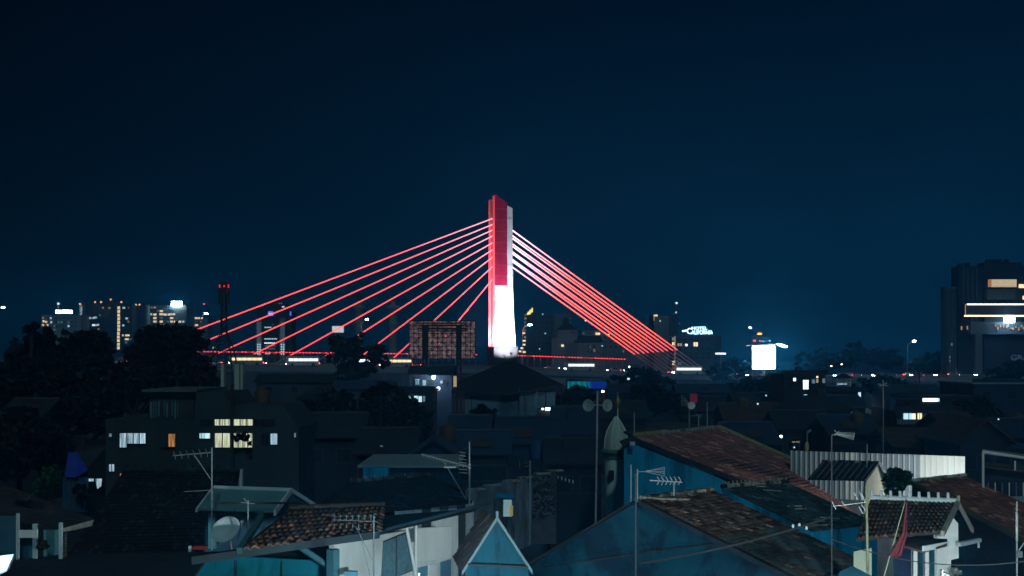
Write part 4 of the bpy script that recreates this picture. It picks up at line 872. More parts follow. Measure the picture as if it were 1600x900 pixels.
# vacant-lot cars and road lights at the right, on the embankment road
for i, (x, c, w) in enumerate(((1288, 'white', 'left of the gazebo roof'), (1302, 'silver', 'above the gazebo'), (1345, 'red', 'right of the gazebo'), (1362, 'black', 'below the thin pole'), (1385, 'grey', 'left of the white street lamp'), (1420, 'red', 'under the white street lamp'), (1432, 'white', 'right of the white street lamp foot'), (1458, 'red', 'left of the office block'), (1500, 'silver', 'at the office block corner'), (1520, 'grey', 'before the office portal column'), (1546, 'white', 'under the office portal'))):
    X = (x-800)/FPX; 
    # meet the deck line: X*Y = T0.x + E1.x*s, Y = T0.y + E1.y*s
    s = (X*T0.y-T0.x)/(E1.x-X*E1.y); car(f'{c} car with lit lamps on the road, {w}', bp(-s, 4.5 if i % 2 else -4, .021), LEFT if i % 2 else RIGHT, c)

# water tanks on the roofs and single lamps burning in the lanes
TK = mat('tank_plastic', (.10, .06, .03), .6, .2); TKB = mat('tank_blue', (.02, .06, .14), .6, .2)
def tank(label, px, py, D, m, r=.55):
    p = P(px, py, D); t = thing('water_tank', label, 'water tank', p, 'rooftop water tanks')
    add('drum', lathe_mesh([(r*.96, 0), (r, .1), (r, r*1.6), (r*.9, r*1.75), (r*.35, r*2.0), (r*.34, r*2.1), (.01, r*2.1)], m, 16), Matrix.Translation(p), t)
    for k in range(4): an = k*math.pi/2+.5; bar('stand_leg', p+Vector((r*.8*math.cos(an), r*.8*math.sin(an), -1.1)), p+Vector((r*.8*math.cos(an), r*.8*math.sin(an), 0)), .05, STEELD, t, 5)
for lab, x, y, D, m in (('brown water tank behind the grid aerial', 700, 690, 74, TK), ('blue water tank left of the horn loudspeakers', 890, 664, 92, TKB), ('brown water tank right of the satellite dish on the ridge', 1160, 636, 128, TK), ('blue water tank left of the lit verandas', 1392, 640, 120, TKB), ('brown water tank above the metal fence', 1340, 664, 100, TK), ('blue water tank on the three-storey house', 1248, 584, 168, TKB), ('brown water tank at the right edge above the white frame', 1590, 668, 88, TK), ('brown water tank on the dark three-storey house', 410, 632, 80, TK), ('blue water tank behind the brick ruin', 840, 716, 74, TKB)): tank(lab, x, y, D, m)
def lane_lamp(label, px, py, D, m=None, r=.10):
    p = P(px, py, D); foot = Vector((p.x+.25, p.y+.3, 0)); t = thing('lane_lamp', label, 'lamp', foot, 'single lamps in the lanes')
    bar('post', foot, Vector((foot.x, foot.y, p.z+.15)), .04, STEELD, t, 6); bar('arm', Vector((foot.x, foot.y, p.z+.12)), p+Vector((0, 0, .1)), .025, STEELD, t, 5); h = box('hood', p+Vector((0, 0, .12)), (.34, .3, .06), STEELD, t); ball('bulb', p, r, m or LANE, h)
LANE = glow('lane_bulb', (.75, .93, 1), 26); LANEW = glow('lane_bulb_warm', (1, .75, .42), 22)
for lab, x, y, D, m in (('lane lamp below the pale house', 880, 657.5, 95, 0), ('lane lamp left of the brown roof verge', 1125, 635, 138, 0), ('lane lamp at the foot of the white billboard', 1232, 607, 170, 0), ('lane lamp below the gazebo house', 1326, 641, 128, 0), ('twin of the lamp below the gazebo house, to its right', 1341, 646.5, 127, 0), ('warm lane lamp right of the verandas', 1500, 675, 100, 1), ('lane lamp at the right edge over the pale low roofs', 1587, 655, 140, 0), ('lane lamp among trees at the far left', 37, 653, 92, 0), ('lane lamp left of the right-edge building', 1567, 662, 110, 0), ('lane lamp above the lit workshop', 677, 590, 180, 0), ('lane lamp beside the small round tree', 716, 676, 90, 0), ('faint lane lamp under the bridge by the advertising screen', 942, 611.5, 180, 1), ('lane lamp under the right cables', 983, 573, 300, 0), ('warm lane lamp on the far road right of the billboard', 1299, 572, 420, 1), ('warm lane lamp on the far road above the gazebo', 1315, 569, 420, 1), ('lane lamp beside the low roofs right of the satellite dish', 1184, 631, 150, 0), ('lane lamp higher up right of the satellite dish', 1197, 618, 180, 0), ('lane lamp below the comb aerial', 1220, 682, 95, 0)): lane_lamp(lab, x, y, D, LANEW if m else LANE, .10 if D < 150 else .18)
# ------------------------------------------------------------------ foreground materials
TEAL = mat('teal_wall', (.003, .075, .125), .85, .35, 1.4, streak=True, stain=(.003, .028, .055), stain_scale=.7, stain_lo=.47, stain_hi=.56)
BLUEW = mat('blue_wall', (.008, .34, .60), .8, .15, .7, streak=True, stain=(.005, .16, .30), stain_scale=1.1, stain_lo=.5, stain_hi=.62)
DUSTW = mat('aged_white_wall', (.66, .68, .66), .85, .18, 2.2, streak=True, stain=(.34, .38, .38), stain_scale=1.8, stain_lo=.58, stain_hi=.76)
GREYW = mat('grey_plaster', (.16, .18, .19), .9, .25, 1.2, streak=True, stain=(.05, .06, .06), stain_scale=1, stain_lo=.5, stain_hi=.66)
WOODD = mat('dark_wood', (.035, .03, .028), .8, .3, 5); WOODG = mat('weathered_board', (.30, .28, .24), .85, .3, 4, streak=True)
TILEBR = mat('brown_tiles', (.38, .145, .11), .6, .3, 1.2, attr='face', stain=(.26, .11, .09), stain_scale=.8, stain_lo=.55, stain_hi=.8)
TILEBK = mat('black_tiles', (.022, .020, .020), .8, .4, 1.2, attr='face')
TILEOR = mat('orange_brown_tiles', (.40, .15, .08), .8, .4, 1.0, attr='face', stain=(.07, .05, .04), stain_scale=1.3, stain_lo=.48, stain_hi=.68)
T1 = mat('tile_clay', (.12, .055, .036), .8, .3, 5, attr='obj'); T2 = mat('tile_dark', (.055, .04, .035), .85, .3, 5, attr='obj'); T3 = mat('tile_mossy', (.035, .05, .045), .9, .4, 5, attr='obj'); T4 = mat('tile_dusty', (.16, .11, .085), .9, .3, 5, attr='obj')
MORT = mat('ridge_mortar', (.38, .36, .30), .9, .3, 3, stain=(.08, .08, .07), stain_scale=4, stain_lo=.5, stain_hi=.6)
MOSSY = mat('mossy_yellow_mortar', (.34, .30, .11), .9, .4, 3, stain=(.16, .16, .12), stain_scale=3, stain_lo=.48, stain_hi=.6)
GALV = mat('galvanised_sheet', (.36, .44, .46), .5, .15, 1.5, metal=.1)
TGT = 'tile roofed houses in the foreground'

def down(p, z): return Vector((p.x, p.y, z))
# ------------------------------------------------------------------ dark apartment house at left
D = 76
DK = mat('dark_house_wall', (.040, .052, .050), .9, .25, .6, streak=True)
t = thing('house', 'dark three-storey house with several lit windows at left', 'house', down(P(315, 700, D+4), 0))
a, b = P(165, 655, D), P(306, 655, D); box('wall', ((a.x+b.x)/2, D+4, a.z/2), (b.x-a.x, 8, a.z), DK, t)
a, b = P(232, 612, D+.6), P(306, 612, D+.6); rm_ = box('upper_storey', ((a.x+b.x)/2, D+4.2, a.z-S(22, D)), (b.x-a.x, 7, S(44, D)), DK, t)
box('flat_roof', ((a.x+b.x)/2, D+4, a.z+.08), (b.x-a.x+.5, 8, .16), CONCD, t)
slab('stair_tower', [P(306, 613, D-.1), P(350, 613, D-.1), P(364, 633, D-.1), P(442, 633, D-.1), P(467, 668, D-.1), P(467, 800, D-.1), P(306, 800, D-.1)], 7, mat('dark_house_wall_b', (.045, .058, .062), .9, .25, .6, streak=True), t)
o_ = box('curtain_bay', P(256, 639, D+.5), (S(46, D), .1, S(30, D)), STEELD, t)
for k in range(11):
    if k in (4, 7): continue
    box('curtain', P(236+k*4.2, 639+random.uniform(-2, 2), D+.36), (S(2.6, D), .07, S(26+random.uniform(-3, 3), D)), mat('curtain_teal', (.06, .14, .15), .9, .3) if k % 3 else mat('curtain_pale', (.12, .2, .2), .9, .3), o_)
box('door_recess', P(295, 640, D+.5), (S(16, D), .1, S(30, D)), STEELD, t)
def lit(x, y, w, h, m, name='window', mull=1, Dw=D):
    f = box(name, P(x, y, Dw-.03-.1), (S(w, Dw)+.1, .08, S(h, Dw)+.1), STEELD, t); box('pane', P(x, y, Dw-.18), (S(w, Dw), .05, S(h, Dw)), m, f)
    for k in range(mull): box('mullion', P(x-w/2+w*(k+1)/(mull+1), y, Dw-.23), (.05, .04, S(h, Dw)), STEELD, f)
def room(name, col, power, scale=5):
    """a lit room seen through thin curtains: folds and brighter and darker places"""
    m = bpy.data.materials.new(name); m.use_nodes = True; n = m.node_tree; b = n.nodes['Principled BSDF']; MATS[name] = m
    g = n.nodes.new('ShaderNodeNewGeometry'); mp = n.nodes.new('ShaderNodeMapping'); mp.inputs['Scale'].default_value = (scale, 1, .5); n.links.new(g.outputs['Position'], mp.inputs[0])
    x = n.nodes.new('ShaderNodeTexNoise'); x.inputs['Scale'].default_value = 1.6; x.inputs['Detail'].default_value = 4; n.links.new(mp.outputs[0], x.inputs['Vector'])
    r = n.nodes.new('ShaderNodeMapRange'); r.inputs['From Min'].default_value = .32; r.inputs['From Max'].default_value = .68; r.inputs['To Min'].default_value = power*.3; r.inputs['To Max'].default_value = power*1.5; n.links.new(x.outputs[0], r.inputs[0])
    b.inputs['Base Color'].default_value = (*[c*.2 for c in col], 1); b.inputs['Emission Color'].default_value = (*col, 1); n.links.new(r.outputs[0], b.inputs['Emission Strength']); return m
W1 = room('room_white', (.55, .80, .95), .62); W2 = room('room_greenish', (.85, .92, .62), .68, 7); W3 = room('room_orange', (1, .46, .15), .36, 8); W4 = room('room_bluewhite', (.55, .88, 1), 1.0)
lit(192.5, 688, 10, 22, W1, 'door', 0); lit(213, 685, 28, 16, W1, mull=2); lit(268.5, 688, 10, 20, W3, mull=0); lit(257, 688, 9, 20, mat('dim_curtain', (.05, .04, .035)), mull=0)
lit(320, 681, 16, 8, W4, mull=0); lit(347.5, 660, 23, 9.5, W2, mull=2); lit(380, 660, 29, 9.5, W2, mull=2); lit(347.5, 688, 23, 22, W2, mull=1); lit(379.5, 688, 29, 22, W2, mull=3); lit(428, 686, 10, 17, W1, mull=0); lit(414, 686, 10, 17, GLASSD, mull=1); lit(322, 660, 18, 9, GLASSD); lit(406, 660, 18, 9, GLASSD); lit(423, 660, 12, 9, GLASSD)
lit(174.5, 731, 7.5, 11, W1, mull=1); lit(189.5, 742.5, 3.4, 5, W3, mull=0); lit(172.5, 680, 4, 5, L_COOLD, mull=0); lit(461, 680, 2.6, 7, L_COOLD, mull=0)
leaf_crown(t, [blobpx(375, 682, 16, 8, D-1.2), blobpx(388, 690, 8, 6, D-1.2)], 260, .16, LEAF, 'balcony_plant')
bar('drain_pipe', P(363, 600, D-.5), P(363, 745, D-.5), .1, STEELD, t)
# pale columns standing on its roof
for x0, x1, lab in ((346.5, 351, 'thin pale upright column behind the dark house roof'), (367.5, 380.5, 'wide pale upright column behind the dark house roof')):
    p = P((x0+x1)/2, 613, 84); c_ = thing('roof_column', lab, 'column', down(p, 0), 'pale columns behind the dark house')
    box('shaft', (p.x, 84, (P(0, 568, 84).z)/2), (S(x1-x0, 84), .5, P(0, 568, 84).z), mat('pale_column', (.48, .52, .46), .8, .15, 1, streak=True), c_)
    if x1-x0 > 6: box('dark_joint', (p.x+S(2.2, 84), 83.72, P(0, 590, 84).z), (.05, .08, S(44, 84)), STEELD, c_)
    box('cap', (p.x, 84, P(0, 567.6, 84).z), (S(x1-x0, 84)+.06, .56, .08), CONCD, c_)

# ------------------------------------------------------------------ big dark tiled roof at left
t = thing('house', 'house with large black tiled roof and pale gable end at left', 'house', down(P(250, 800, 46), 0), TGT)
A, B, C, Dq = P(192, 738, 46), P(372, 740, 45.2), P(345, 868, 40.5), P(100, 876, 41)
slab('roof', [A, B, C, Dq], .12, WOODD, t); tile_sheet(t, (A, B, C, Dq), 26, 40, TILEBK)
ridge_caps(t, A+Vector((0, 0, .1)), B+Vector((0, 0, .1)), 14, .12, [T2, T3], knob=True)
bA, bB = A+Vector((0, 4, -2.3)), B+Vector((0, 4, -2.3)); slab('roof_slope', [A, B, bB, bA], .12, WOODD, t)
slab('gable_end', [P(348, 764, 45.4), P(372, 735, 45.4), P(378.5, 733, 45.4), P(378.5, 765, 45.4)], .25, DUSTW, t)
slab('wall', [Dq+Vector((.5, .5, -.1)), C+Vector((-.5, .5, -.1)), down(C+Vector((-.5, .5, 0)), 0), down(Dq+Vector((.5, .5, 0)), 0)], .2, GREYW, t)
# ------------------------------------------------------------------ hut with corrugated metal roof
t = thing('rooftop_hut', 'small rooftop hut with corrugated grey-green metal roof and white trim', 'hut', P(380, 860, 34))
A, B, C, Dq, E = P(335, 762.5, 35.6), P(454, 766.5, 35), P(428, 800, 33.4), P(309, 796, 34), P(500, 795, 36.2)
def corrugated(par, q, n, m, amp=.025, name='metal_sheet'):
    A, B, C, D = [Vector(p) for p in q]; nn = (B-A).cross(D-A).normalized(); nn = -nn if nn.z < 0 else nn
    v, f = [], []; k = n*4
    for i in range(k+1):
        h = nn*(amp*math.sin(2*math.pi*i/4)); v += [lerp(A, B, i/k)+h, lerp(D, C, i/k)+h, lerp(D, C, i/k)+h-nn*.02, lerp(A, B, i/k)+h-nn*.02]
    for i in range(k): a = 4*i; f += [(a, a+4, a+5, a+1), (a+1, a+5, a+6, a+2), (a+2, a+6, a+7, a+3)]
    return poly(name, v, f, m, par)
rf = slab('roof', [A-Vector((0, 0, .06)), B-Vector((0, 0, .06)), C-Vector((0, 0, .06)), Dq-Vector((0, 0, .06))], .04, WOODD, t)
for i in range(4): corrugated(rf, [lerp(A, B, i/4), lerp(A, B, (i+1)/4+.002), lerp(Dq, C, (i+1)/4+.002), lerp(Dq, C, i/4)], 9, mat('green_metal', (.20, .40, .42), .5, .15, 2))
TRIM = mat('white_trim', (.70, .78, .80), .6, .1, 2)
def board(par, a, b, w, h, m, name='barge_board'):
    a, b = Vector(a), Vector(b); T, L = aim(a, b); return add(name, cube_mesh(m), T @ Matrix.Translation((0, 0, L/2)) @ Matrix.Diagonal((w, h, L, 1)), par)
def vboard(par, a, b, h, m, name='barge_board', th=.06):
    a, b = Vector(a), Vector(b); side = (b-a).cross(Vector((0, 0, 1))).normalized()*th
    v = [a, b, b-Vector((0, 0, h)), a-Vector((0, 0, h))]; v = [p+side*.5 for p in v]+[p-side*.5 for p in v]
    return poly(name, v, [(0, 1, 2, 3), (7, 6, 5, 4), (0, 4, 5, 1), (1, 5, 6, 2), (2, 6, 7, 3), (3, 7, 4, 0)], m, par)
vboard(rf, A+Vector((0, -.02, .08)), B+Vector((0, -.02, .08)), .10, TRIM, 'ridge_flashing'); vboard(rf, B+Vector((.02, 0, .08)), C+Vector((.02, 0, .06)), .17, TRIM); vboard(rf, B+Vector((.02, 0, .08)), E+Vector((.02, 0, .06)), .13, TRIM); vboard(rf, A+Vector((-.04, 0, .04)), Dq+Vector((-.04, 0, .02)), .10, TRIM)
slab('roof_slope', [A, B, E, A+(E-B)], .03, mat('green_metal', (.2, .4, .42)), t)
HW = mat('hut_wall', (.05, .13, .19), .8, .2, 1, streak=True)
slab('wall', [P(320, 797, 34.6), P(420, 800, 34.1), P(420, 860, 34.1), P(320, 862, 34.6)], .1, HW, t)
slab('wall', [P(422, 801, 34.1), P(453, 771, 34.9), P(490, 797, 35.8), P(490, 850, 35.8), P(422, 860, 34.1)], .1, HW, t)
box('corner_post', P(332, 828, 34.2), (.22, .15, S(58, 34)), mat('hut_post', (.10, .30, .36), .8, .2), t); box('wall_panel', P(368, 828, 34.15), (S(50, 34), .06, S(48, 34)), mat('hut_panel', (.04, .09, .15), .7, .2), t)
bar('water_pipe', P(335, 786, 33.0), P(478, 786, 33.5), .03, WOODD, t)
# ------------------------------------------------------------------ white-walled house in the foreground
t = thing('house', 'foreground house with bright white wall, teal side and old clay tile roof', 'house', down(P(520, 880, 31.5), 0), TGT)
A, B, C, Dq = P(452, 797, 32.6), P(600, 791, 33.6), P(592, 829, 31.6), P(372, 858, 29.6)
slab('roof', [A, B, C, Dq], .08, WOODD, t); tile_pieces(t, (A, B, C, Dq), 8, 19, [T1, T1, T2, T2, T4], .06, .03)
ridge_caps(t, A+Vector((0, 0, .05)), B+Vector((0, 0, .05)), 12, .10, [T2, T3, T2])
vboard(t, P(409, 802, 32.3), P(374, 856, 29.5), .16, mat('green_board', (.04, .13, .13), .8, .2), 'verge_board', .14)
vboard(t, P(300, 868, 29.2)+Vector((0, -.1, 0)), P(592, 828, 31.5)+Vector((0, -.1, 0)), .2, mat('eave_beam', (.02, .035, .045), .8, .3), 'eave_beam', .2)
w0, w1 = P(522, 846, 31.5), P(716, 806, 36.6)
wd = (w1-w0); wd.z = 0; L_ = wd.length; wd.normalize(); wn_ = Vector((wd.y, -wd.x, 0))
def wp(s, z, o=0): return Vector((w0.x, w0.y, 0))+wd*s+wn_*o+Vector((0, 0, z))
zt0, zt1 = w0.z, w1.z
slab('white_wall', [wp(0, zt0), wp(1.0, zt0+.05), wp(1.0, zt0+.17), wp(1.7, zt0+.2), wp(1.7, zt0-.08), wp(L_*.56, zt0-.12), wp(L_*.56, 0), wp(0, 0)], .18, DUSTW, t)
slab('white_wall', [wp(L_*.56, zt1-.55), wp(L_*.80, zt1-.3), wp(L_*.80, zt1+.05), wp(L_, zt1+.05), wp(L_, 0), wp(L_*.56, 0)], .18, DUSTW, t)
slab('lean_roof', [wp(1.6, zt0+.1, .25), wp(L_, zt1+.18, .25), P(745, 794, 40.5), P(598, 806, 34.8)], .1, mat('mossy_roof', (.012, .022, .025), .85, .4, 2), t)
bar('gutter', wp(1.9, zt0+.12, .3), wp(L_+1.4, zt1+.28, .3), .05, mat('gutter_blue', (.03, .07, .10), .6, .2), t)
PLAS = mat('plastic_sheet', (.10, .20, .25), .25, .3, 6, bump=.8, spec=.7)
f = slab('window', [wp(2.15, zt0-.28, .03), wp(3.35, zt0-.14, .03), wp(3.55, zt0-1.35, .03), wp(2.05, zt0-1.5, .03)], .05, WOODD, t)
slab('plastic_sheet', [wp(2.12, zt0-.3, .06), wp(2.68, zt0-.24, .07), wp(2.68, zt0-1.42, .05), wp(2.03, zt0-1.5, .05)], .02, PLAS, f); slab('plastic_sheet', [wp(2.76, zt0-.22, .06), wp(3.12, zt0-.2, .07), wp(3.5, zt0-1.3, .05), wp(2.76, zt0-1.42, .05)], .02, PLAS, f)
bar('brace_post', wp(3.15, zt0-.02, .1), wp(3.62, zt0-1.5, .1), .055, WHITE, t); bar('brace_post', wp(3.62, zt0, .1), wp(3.62, zt0-1.6, .1), .05, WHITE, t); box('broken_plaster', wp(3.2, zt0+.02, .05), (.55, .12, .16), DUSTW, t, math.atan2(wd.y, wd.x))
slab('boarded_panel', [wp(3.75, zt0-.10, .05), wp(5.55, zt1-.28, .05), wp(5.55, zt1-1.30, .05), wp(3.75, zt0-1.1, .05)], .05, WHITE, t)
for k, m in enumerate((mat('blue_door', (.12, .30, .42), .6, .2), WHITE, mat('blue_door', (.12, .3, .42)))): slab('door_leaf', [wp(3.75+k*.62, zt1-1.32, .04), wp(4.3+k*.62, zt1-1.32, .04), wp(4.3+k*.62, zt1-3.2, .04), wp(3.75+k*.62, zt1-3.2, .04)], .04, m, t)
box('corner_post', wp(-.08, zt0/2-.1, .03), (.25, .25, zt0-.2), mat('teal_post', (.05, .16, .2), .8, .3, streak=True), t, math.atan2(wd.y, wd.x))
tl0, tl1 = P(304, 868, 34.5), P(518, 874, 31.8)
slab('teal_wall', [tl0, P(375, 870, 33.6), P(518, 877, 31.8), down(tl1, 0), down(tl0, 0)], .15, mat('teal_side_wall', (.012, .30, .42), .8, .15, .9, streak=True), t)
for x in (374, 445): bar('panel_seam', lerp(tl0, tl1, (x-304)/214)+Vector((0, -.03, -.1)), down(lerp(tl0, tl1, (x-304)/214)+Vector((0, -.03, 0)), 4), .012, WOODD, t, 5)
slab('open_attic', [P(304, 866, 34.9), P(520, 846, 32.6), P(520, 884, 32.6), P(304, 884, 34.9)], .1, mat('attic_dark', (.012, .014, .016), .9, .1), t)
bar('attic_strut', P(468, 854, 31.6), P(512, 884, 31.6), .09, mat('teal_post', (.05, .16, .2)), t); box('white_corner_strip', P(297, 885, 33.5), (.08, .08, 1.2), DUSTW, t)
box('vent_hood', P(548, 897, 31), (.35, .2, .16), MATS['blue_door'], t)
# satellite dish
c = P(355, 829, 31.5); t = thing('satellite_dish', 'oval pale grey satellite dish before the rooftop hut', 'satellite dish', P(362, 858, 31.5))
dm = lathe_mesh([(.001, 0), (.1, .012), (.2, .04), (.3, .085), (.4, .14), (.41, .135), (.3, .06), (.2, .015), (.001, -.02)], mat('dish_paint', (.52, .60, .60), .6, .15, 3), 24)
add('dish', dm, Matrix.Translation(c) @ Matrix.Rotation(R(-28), 4, 'Y') @ Matrix.Rotation(R(64), 4, 'X') @ Matrix.Diagonal((1.05, .85, 1, 1)), t)
bar('mount_pole', P(362, 858, 31.6), P(357, 832, 31.7), .03, STEEL, t); bar('feed_arm', P(372, 842, 31.4), P(378, 816, 31.0), .015, STEEL, t); box('feed_head', P(378, 815, 31), (.06, .08, .06), STEEL, t)
# ------------------------------------------------------------------ hip roof house in the middle
t = thing('house', 'house with dark hip roof and stained white wall strip under the eaves', 'house', down(P(640, 790, 46), 0), TGT)
A, B, C, Dq, Lq = P(545, 756, 45.5), P(677, 745, 48.5), P(738, 783, 45.4), P(600, 797, 42.4), P(478, 800, 43.5)
BLUETILE = mat('dark_blue_tiles', (.020, .024, .034), .75, .3, 1.2, attr='face')
slab('roof', [A, B, C, Dq], .1, WOODD, t); tile_sheet(t, (A, B, C, Dq), 14, 26, BLUETILE)
slab('hip_face', [A, Dq, Lq], .08, TILEBK, t)
slab('roof_slope', [A, B, B+Vector((1.2, 4, -1)), A+Vector((-1, 4, -1))], .1, WOODD, t)
ridge_caps(t, A+Vector((0, 0, .08)), B+Vector((0, 0, .08)), 24, .08, [T4, T2, T3], knob=True)
e0, e1 = Dq+Vector((.35, .35, -.08)), C+Vector((.05, .35, -.02))
nseg = 9
for k in range(nseg):
    p, q = lerp(e0, e1, k/nseg+.003), lerp(e0, e1, (k+1)/nseg-.003); slab('wall_bay', [p, q, down(q, 3), down(p, 3)], .12, DUSTW if k in (0, 1, 2, 4, 6, 8) else GREYW, t)
slab('wall', [down(e0, 3)-Vector((0, 0, .002)), down(e1, 3)-Vector((0, 0, .002)), down(e1, 0), down(e0, 0)], .14, GREYW, t)
slab('wall', [Lq+Vector((.2, .3, -.05)), e0, down(e0, 0), down(Lq+Vector((.2, .3, 0)), 0)], .12, WOODD, t)
# flat pale roof edge behind it
t = thing('flat_roof_house', 'flat-roofed house with pale teal parapet behind the hip roof', 'house', down(P(640, 745, 56), 0), TGT)
a, b = P(562, 733, 56), P(712, 729, 57.5); box('wall', ((a.x+b.x)/2, 60, a.z/2), (b.x-a.x, 6, a.z), TEAL, t); box('roof_slab', ((a.x+b.x)/2, 60, a.z+.06), (b.x-a.x+.4, 6.6, .12), mat('pale_slab', (.25, .33, .34), .8, .2), t)
box('stair_head', P(588, 738, 55.8), (1.2, .6, .5), BLUEW, t)
# ------------------------------------------------------------------ brick ruin
t = thing('ruined_wall', 'half-plastered brick ruin with a lit doorway in the middle', 'wall', down(P(800, 805, 50), 0))
BR = mat('old_brick', (.16, .075, .055), .9, .4, 3, attr='obj'); RUIN = mat('ruin_plaster', (.17, .20, .21), .95, .3, 1.2, streak=True, stain=(.05, .06, .06), stain_scale=1.1, stain_lo=.46, stain_hi=.6)
r0, r1 = P(735, 766, 48), P(869, 735, 52); rd = r1-r0
slab('plaster_wall', [r0, P(800, 752, 50), P(832, 745, 51), P(832, 850, 51), down(r0, 3)], .3, RUIN, t)
slab('brick_core', [P(832, 746, 51.1), P(869, 737, 52.1), P(869, 850, 52.1), P(832, 850, 51.1)], .3, mat('mortar', (.10, .10, .095), .95, .3), t)
for r in range(22):
    for c in range(9):
        if random.random() < .10 and r < 4: continue
        x0 = 832.5+c*4.1+(2 if r % 2 else 0)
        if x0 > 866: continue
        yt = 747-(x0-832)*.27+r*3.0
        box('brick', P(x0+1.9, yt+1.2, 51+(x0-832)*.027-.02), (.105, .09, .068), random.choice([BR, BR, RUIN, T3]) if r < 8 else random.choice([RUIN, T3, BR]), t, .4)
for k, x in enumerate((735, 760, 790, 812, 838, 858)): box('coping', P(x+9, 764-(x-735)*.235, 48.5+(x-735)*.03), (.7, .35, .07), MORT, t, .4)
dr = slab('doorway', [P(784, 779, 49.2), P(804, 777, 49.2), P(804, 808, 49.2), P(784, 808, 49.2)], .1, mat('door_frame_blue', (.05, .12, .2), .7, .2), t)
box('lit_opening', P(793, 794, 49.0), (S(13, 49), .06, S(26, 49)), glow('door_glow', (.50, .80, .85), .32), dr); box('curtain', P(799, 798, 48.95), (S(5, 49), .05, S(16, 49)), glow('door_yellow', (.9, .75, .25), .22), dr)
box('canopy', P(788, 774, 48.8), (S(28, 49), .8, .12), BLUEW, t)
for k in range(5): ball('spike_light', P(872+k*5.8, 746+k*1.7, 53), .03, WHITE, t, sz=3)
# ------------------------------------------------------------------ little gable in front
t = thing('house', 'little teal gable with pale barge boards at bottom centre', 'house', down(P(777, 890, 30), 0), TGT)
ap, gl, gr = P(777, 812, 30), P(728, 890, 30), P(826, 888, 30)
slab('gable_wall', [ap, gl, down(gl, 3), down(gr, 3), gr], .12, mat('pale_teal_wall', (.003, .06, .095), .85, .3, 1.5, streak=True, stain=(.003, .03, .05), stain_scale=1.5, stain_lo=.5, stain_hi=.6), t)
vboard(t, ap+Vector((0, -.12, .12)), gl+Vector((-.1, -.12, -.02)), .12, mat('pale_board', (.10, .16, .18), .7, .2, 3), 'barge_board', .1); vboard(t, ap+Vector((0, -.12, .12)), gr+Vector((.1, -.12, -.02)), .12, MATS['pale_board'], 'barge_board', .1)
box('finial', ap+Vector((0, -.12, .14)), (.07, .07, .2), MATS['pale_board'], t); bar('tie_beam', P(731, 882, 29.8), P(824, 886, 29.8), .03, WOODD, t)
rb = Vector((-.38, 1.9, .0)); A, B, C, Dq = ap+rb, ap+Vector((0, -.1, .05)), gl+Vector((-.1, -.1, 0)), gl+rb
slab('roof', [A, B, C, Dq], .06, WOODD, t); tile_pieces(t, (A, B, C, Dq), 7, 15, [T2, T2, T3, MATS['tile_dark']], .05, .02)
slab('roof_slope', [A, B, gr+Vector((.1, -.1, 0)), gr+rb], .06, WOODD, t)
# ------------------------------------------------------------------ large teal gable house
t = thing('house', 'large teal gable house with worn clay tile roof at bottom right of centre', 'house', down(P(1000, 890, 35), 0), TGT)
A, B = P(1003, 781, 36), P(1114, 767, 38.4); dv = P(1252, 905, 32.4)-A
C, Dq = B+dv, A+dv; gl = P(795, 900, 33.5)
slab('roof', [A, B, C, Dq], .1, WOODD, t)
tile_pieces(t, (A, B, B+dv*.5, A+dv*.5), 14, 20, [T1, T4, T4, T2], .05, .015); tile_sheet(t, (A+dv*.5, B+dv*.5, C, Dq), 14, 20, mat('clay_mossy', (.085, .07, .055), .9, .4, 1.5, attr='face', stain=(.05, .09, .09), stain_scale=1.1, stain_lo=.48, stain_hi=.6))
slab('gable_wall', [P(985, 787, 36.2), gl, down(gl, 0), down(Dq, 0), Dq+Vector((-.12, 0, -.06)), A+Vector((-.1, 0, -.05))], .15, TEAL, t)
slab('roof_slope', [P(985, 784, 36.1), gl+Vector((0, -.1, .06)), gl+Vector((2, 4, .06)), B+Vector((-.4, .6, 0))], .08, WOODD, t)
vboard(t, A+Vector((-.1, -.14, .02)), Dq+Vector((-.1, -.14, .0)), .16, mat('verge_dark', (.02, .035, .05), .8, .3), 'verge_board', .1)
bar('wall_joint', P(795, 893, 33.3), P(1130, 848, 34.2), .02, WOODD, t)
for k in range(11):
    p = lerp(A, B, (k+.5)/11)+Vector((random.uniform(-.1, .1), random.uniform(-.1, .1), .06)); box('ridge_tile', p, (.36, .20, .12), MORT if k % 2 == 0 else T4, t, .72+random.uniform(-.25, .25))
for k in range(9): bar('loose_batten', A+Vector((.1+k*.05, -.2-.05*k, .1)), A+Vector((.7+k*.09, -.1-.04*k, .06)), .03, MORT, t, 6)
# mossy roof behind it
t = thing('house', 'house with mossy green-grey tile roof between the clay roof and the brown roof', 'house', down(P(1200, 800, 42), 0), TGT)
A, B = P(1128, 763, 41), P(1231, 755, 42.8); dv = Vector((2.5, -2.6, -1.15)); C, Dq = B+dv, A+dv
MOSS = mat('mossy_tiles', (.04, .075, .075), .9, .4, 1.5, attr='face', stain=(.12, .16, .15), stain_scale=2.2, stain_lo=.58, stain_hi=.66)
slab('roof', [A, B, C, Dq], .1, WOODD, t); tile_sheet(t, (A, B, C, Dq), 14, 20, MOSS)
ridge_caps(t, A+Vector((0, 0, .06)), B+Vector((0, 0, .06)), 16, .09, [MORT, T3, MORT], knob=True)
slab('wall', [Dq, C, down(C, 0), down(Dq, 0)], .15, BLUEW, t); slab('wall', [A, Dq, down(Dq, 0), down(A, 0)], .15, BLUEW, t)
for k in range(7): p = bil(A, B, C, Dq, random.random(), random.random())+Vector((0, 0, .1)); bar('loose_stick', p, p+Vector((random.uniform(.3, .6), random.uniform(-.4, .1), 0)), .025, MORT, t, 6)
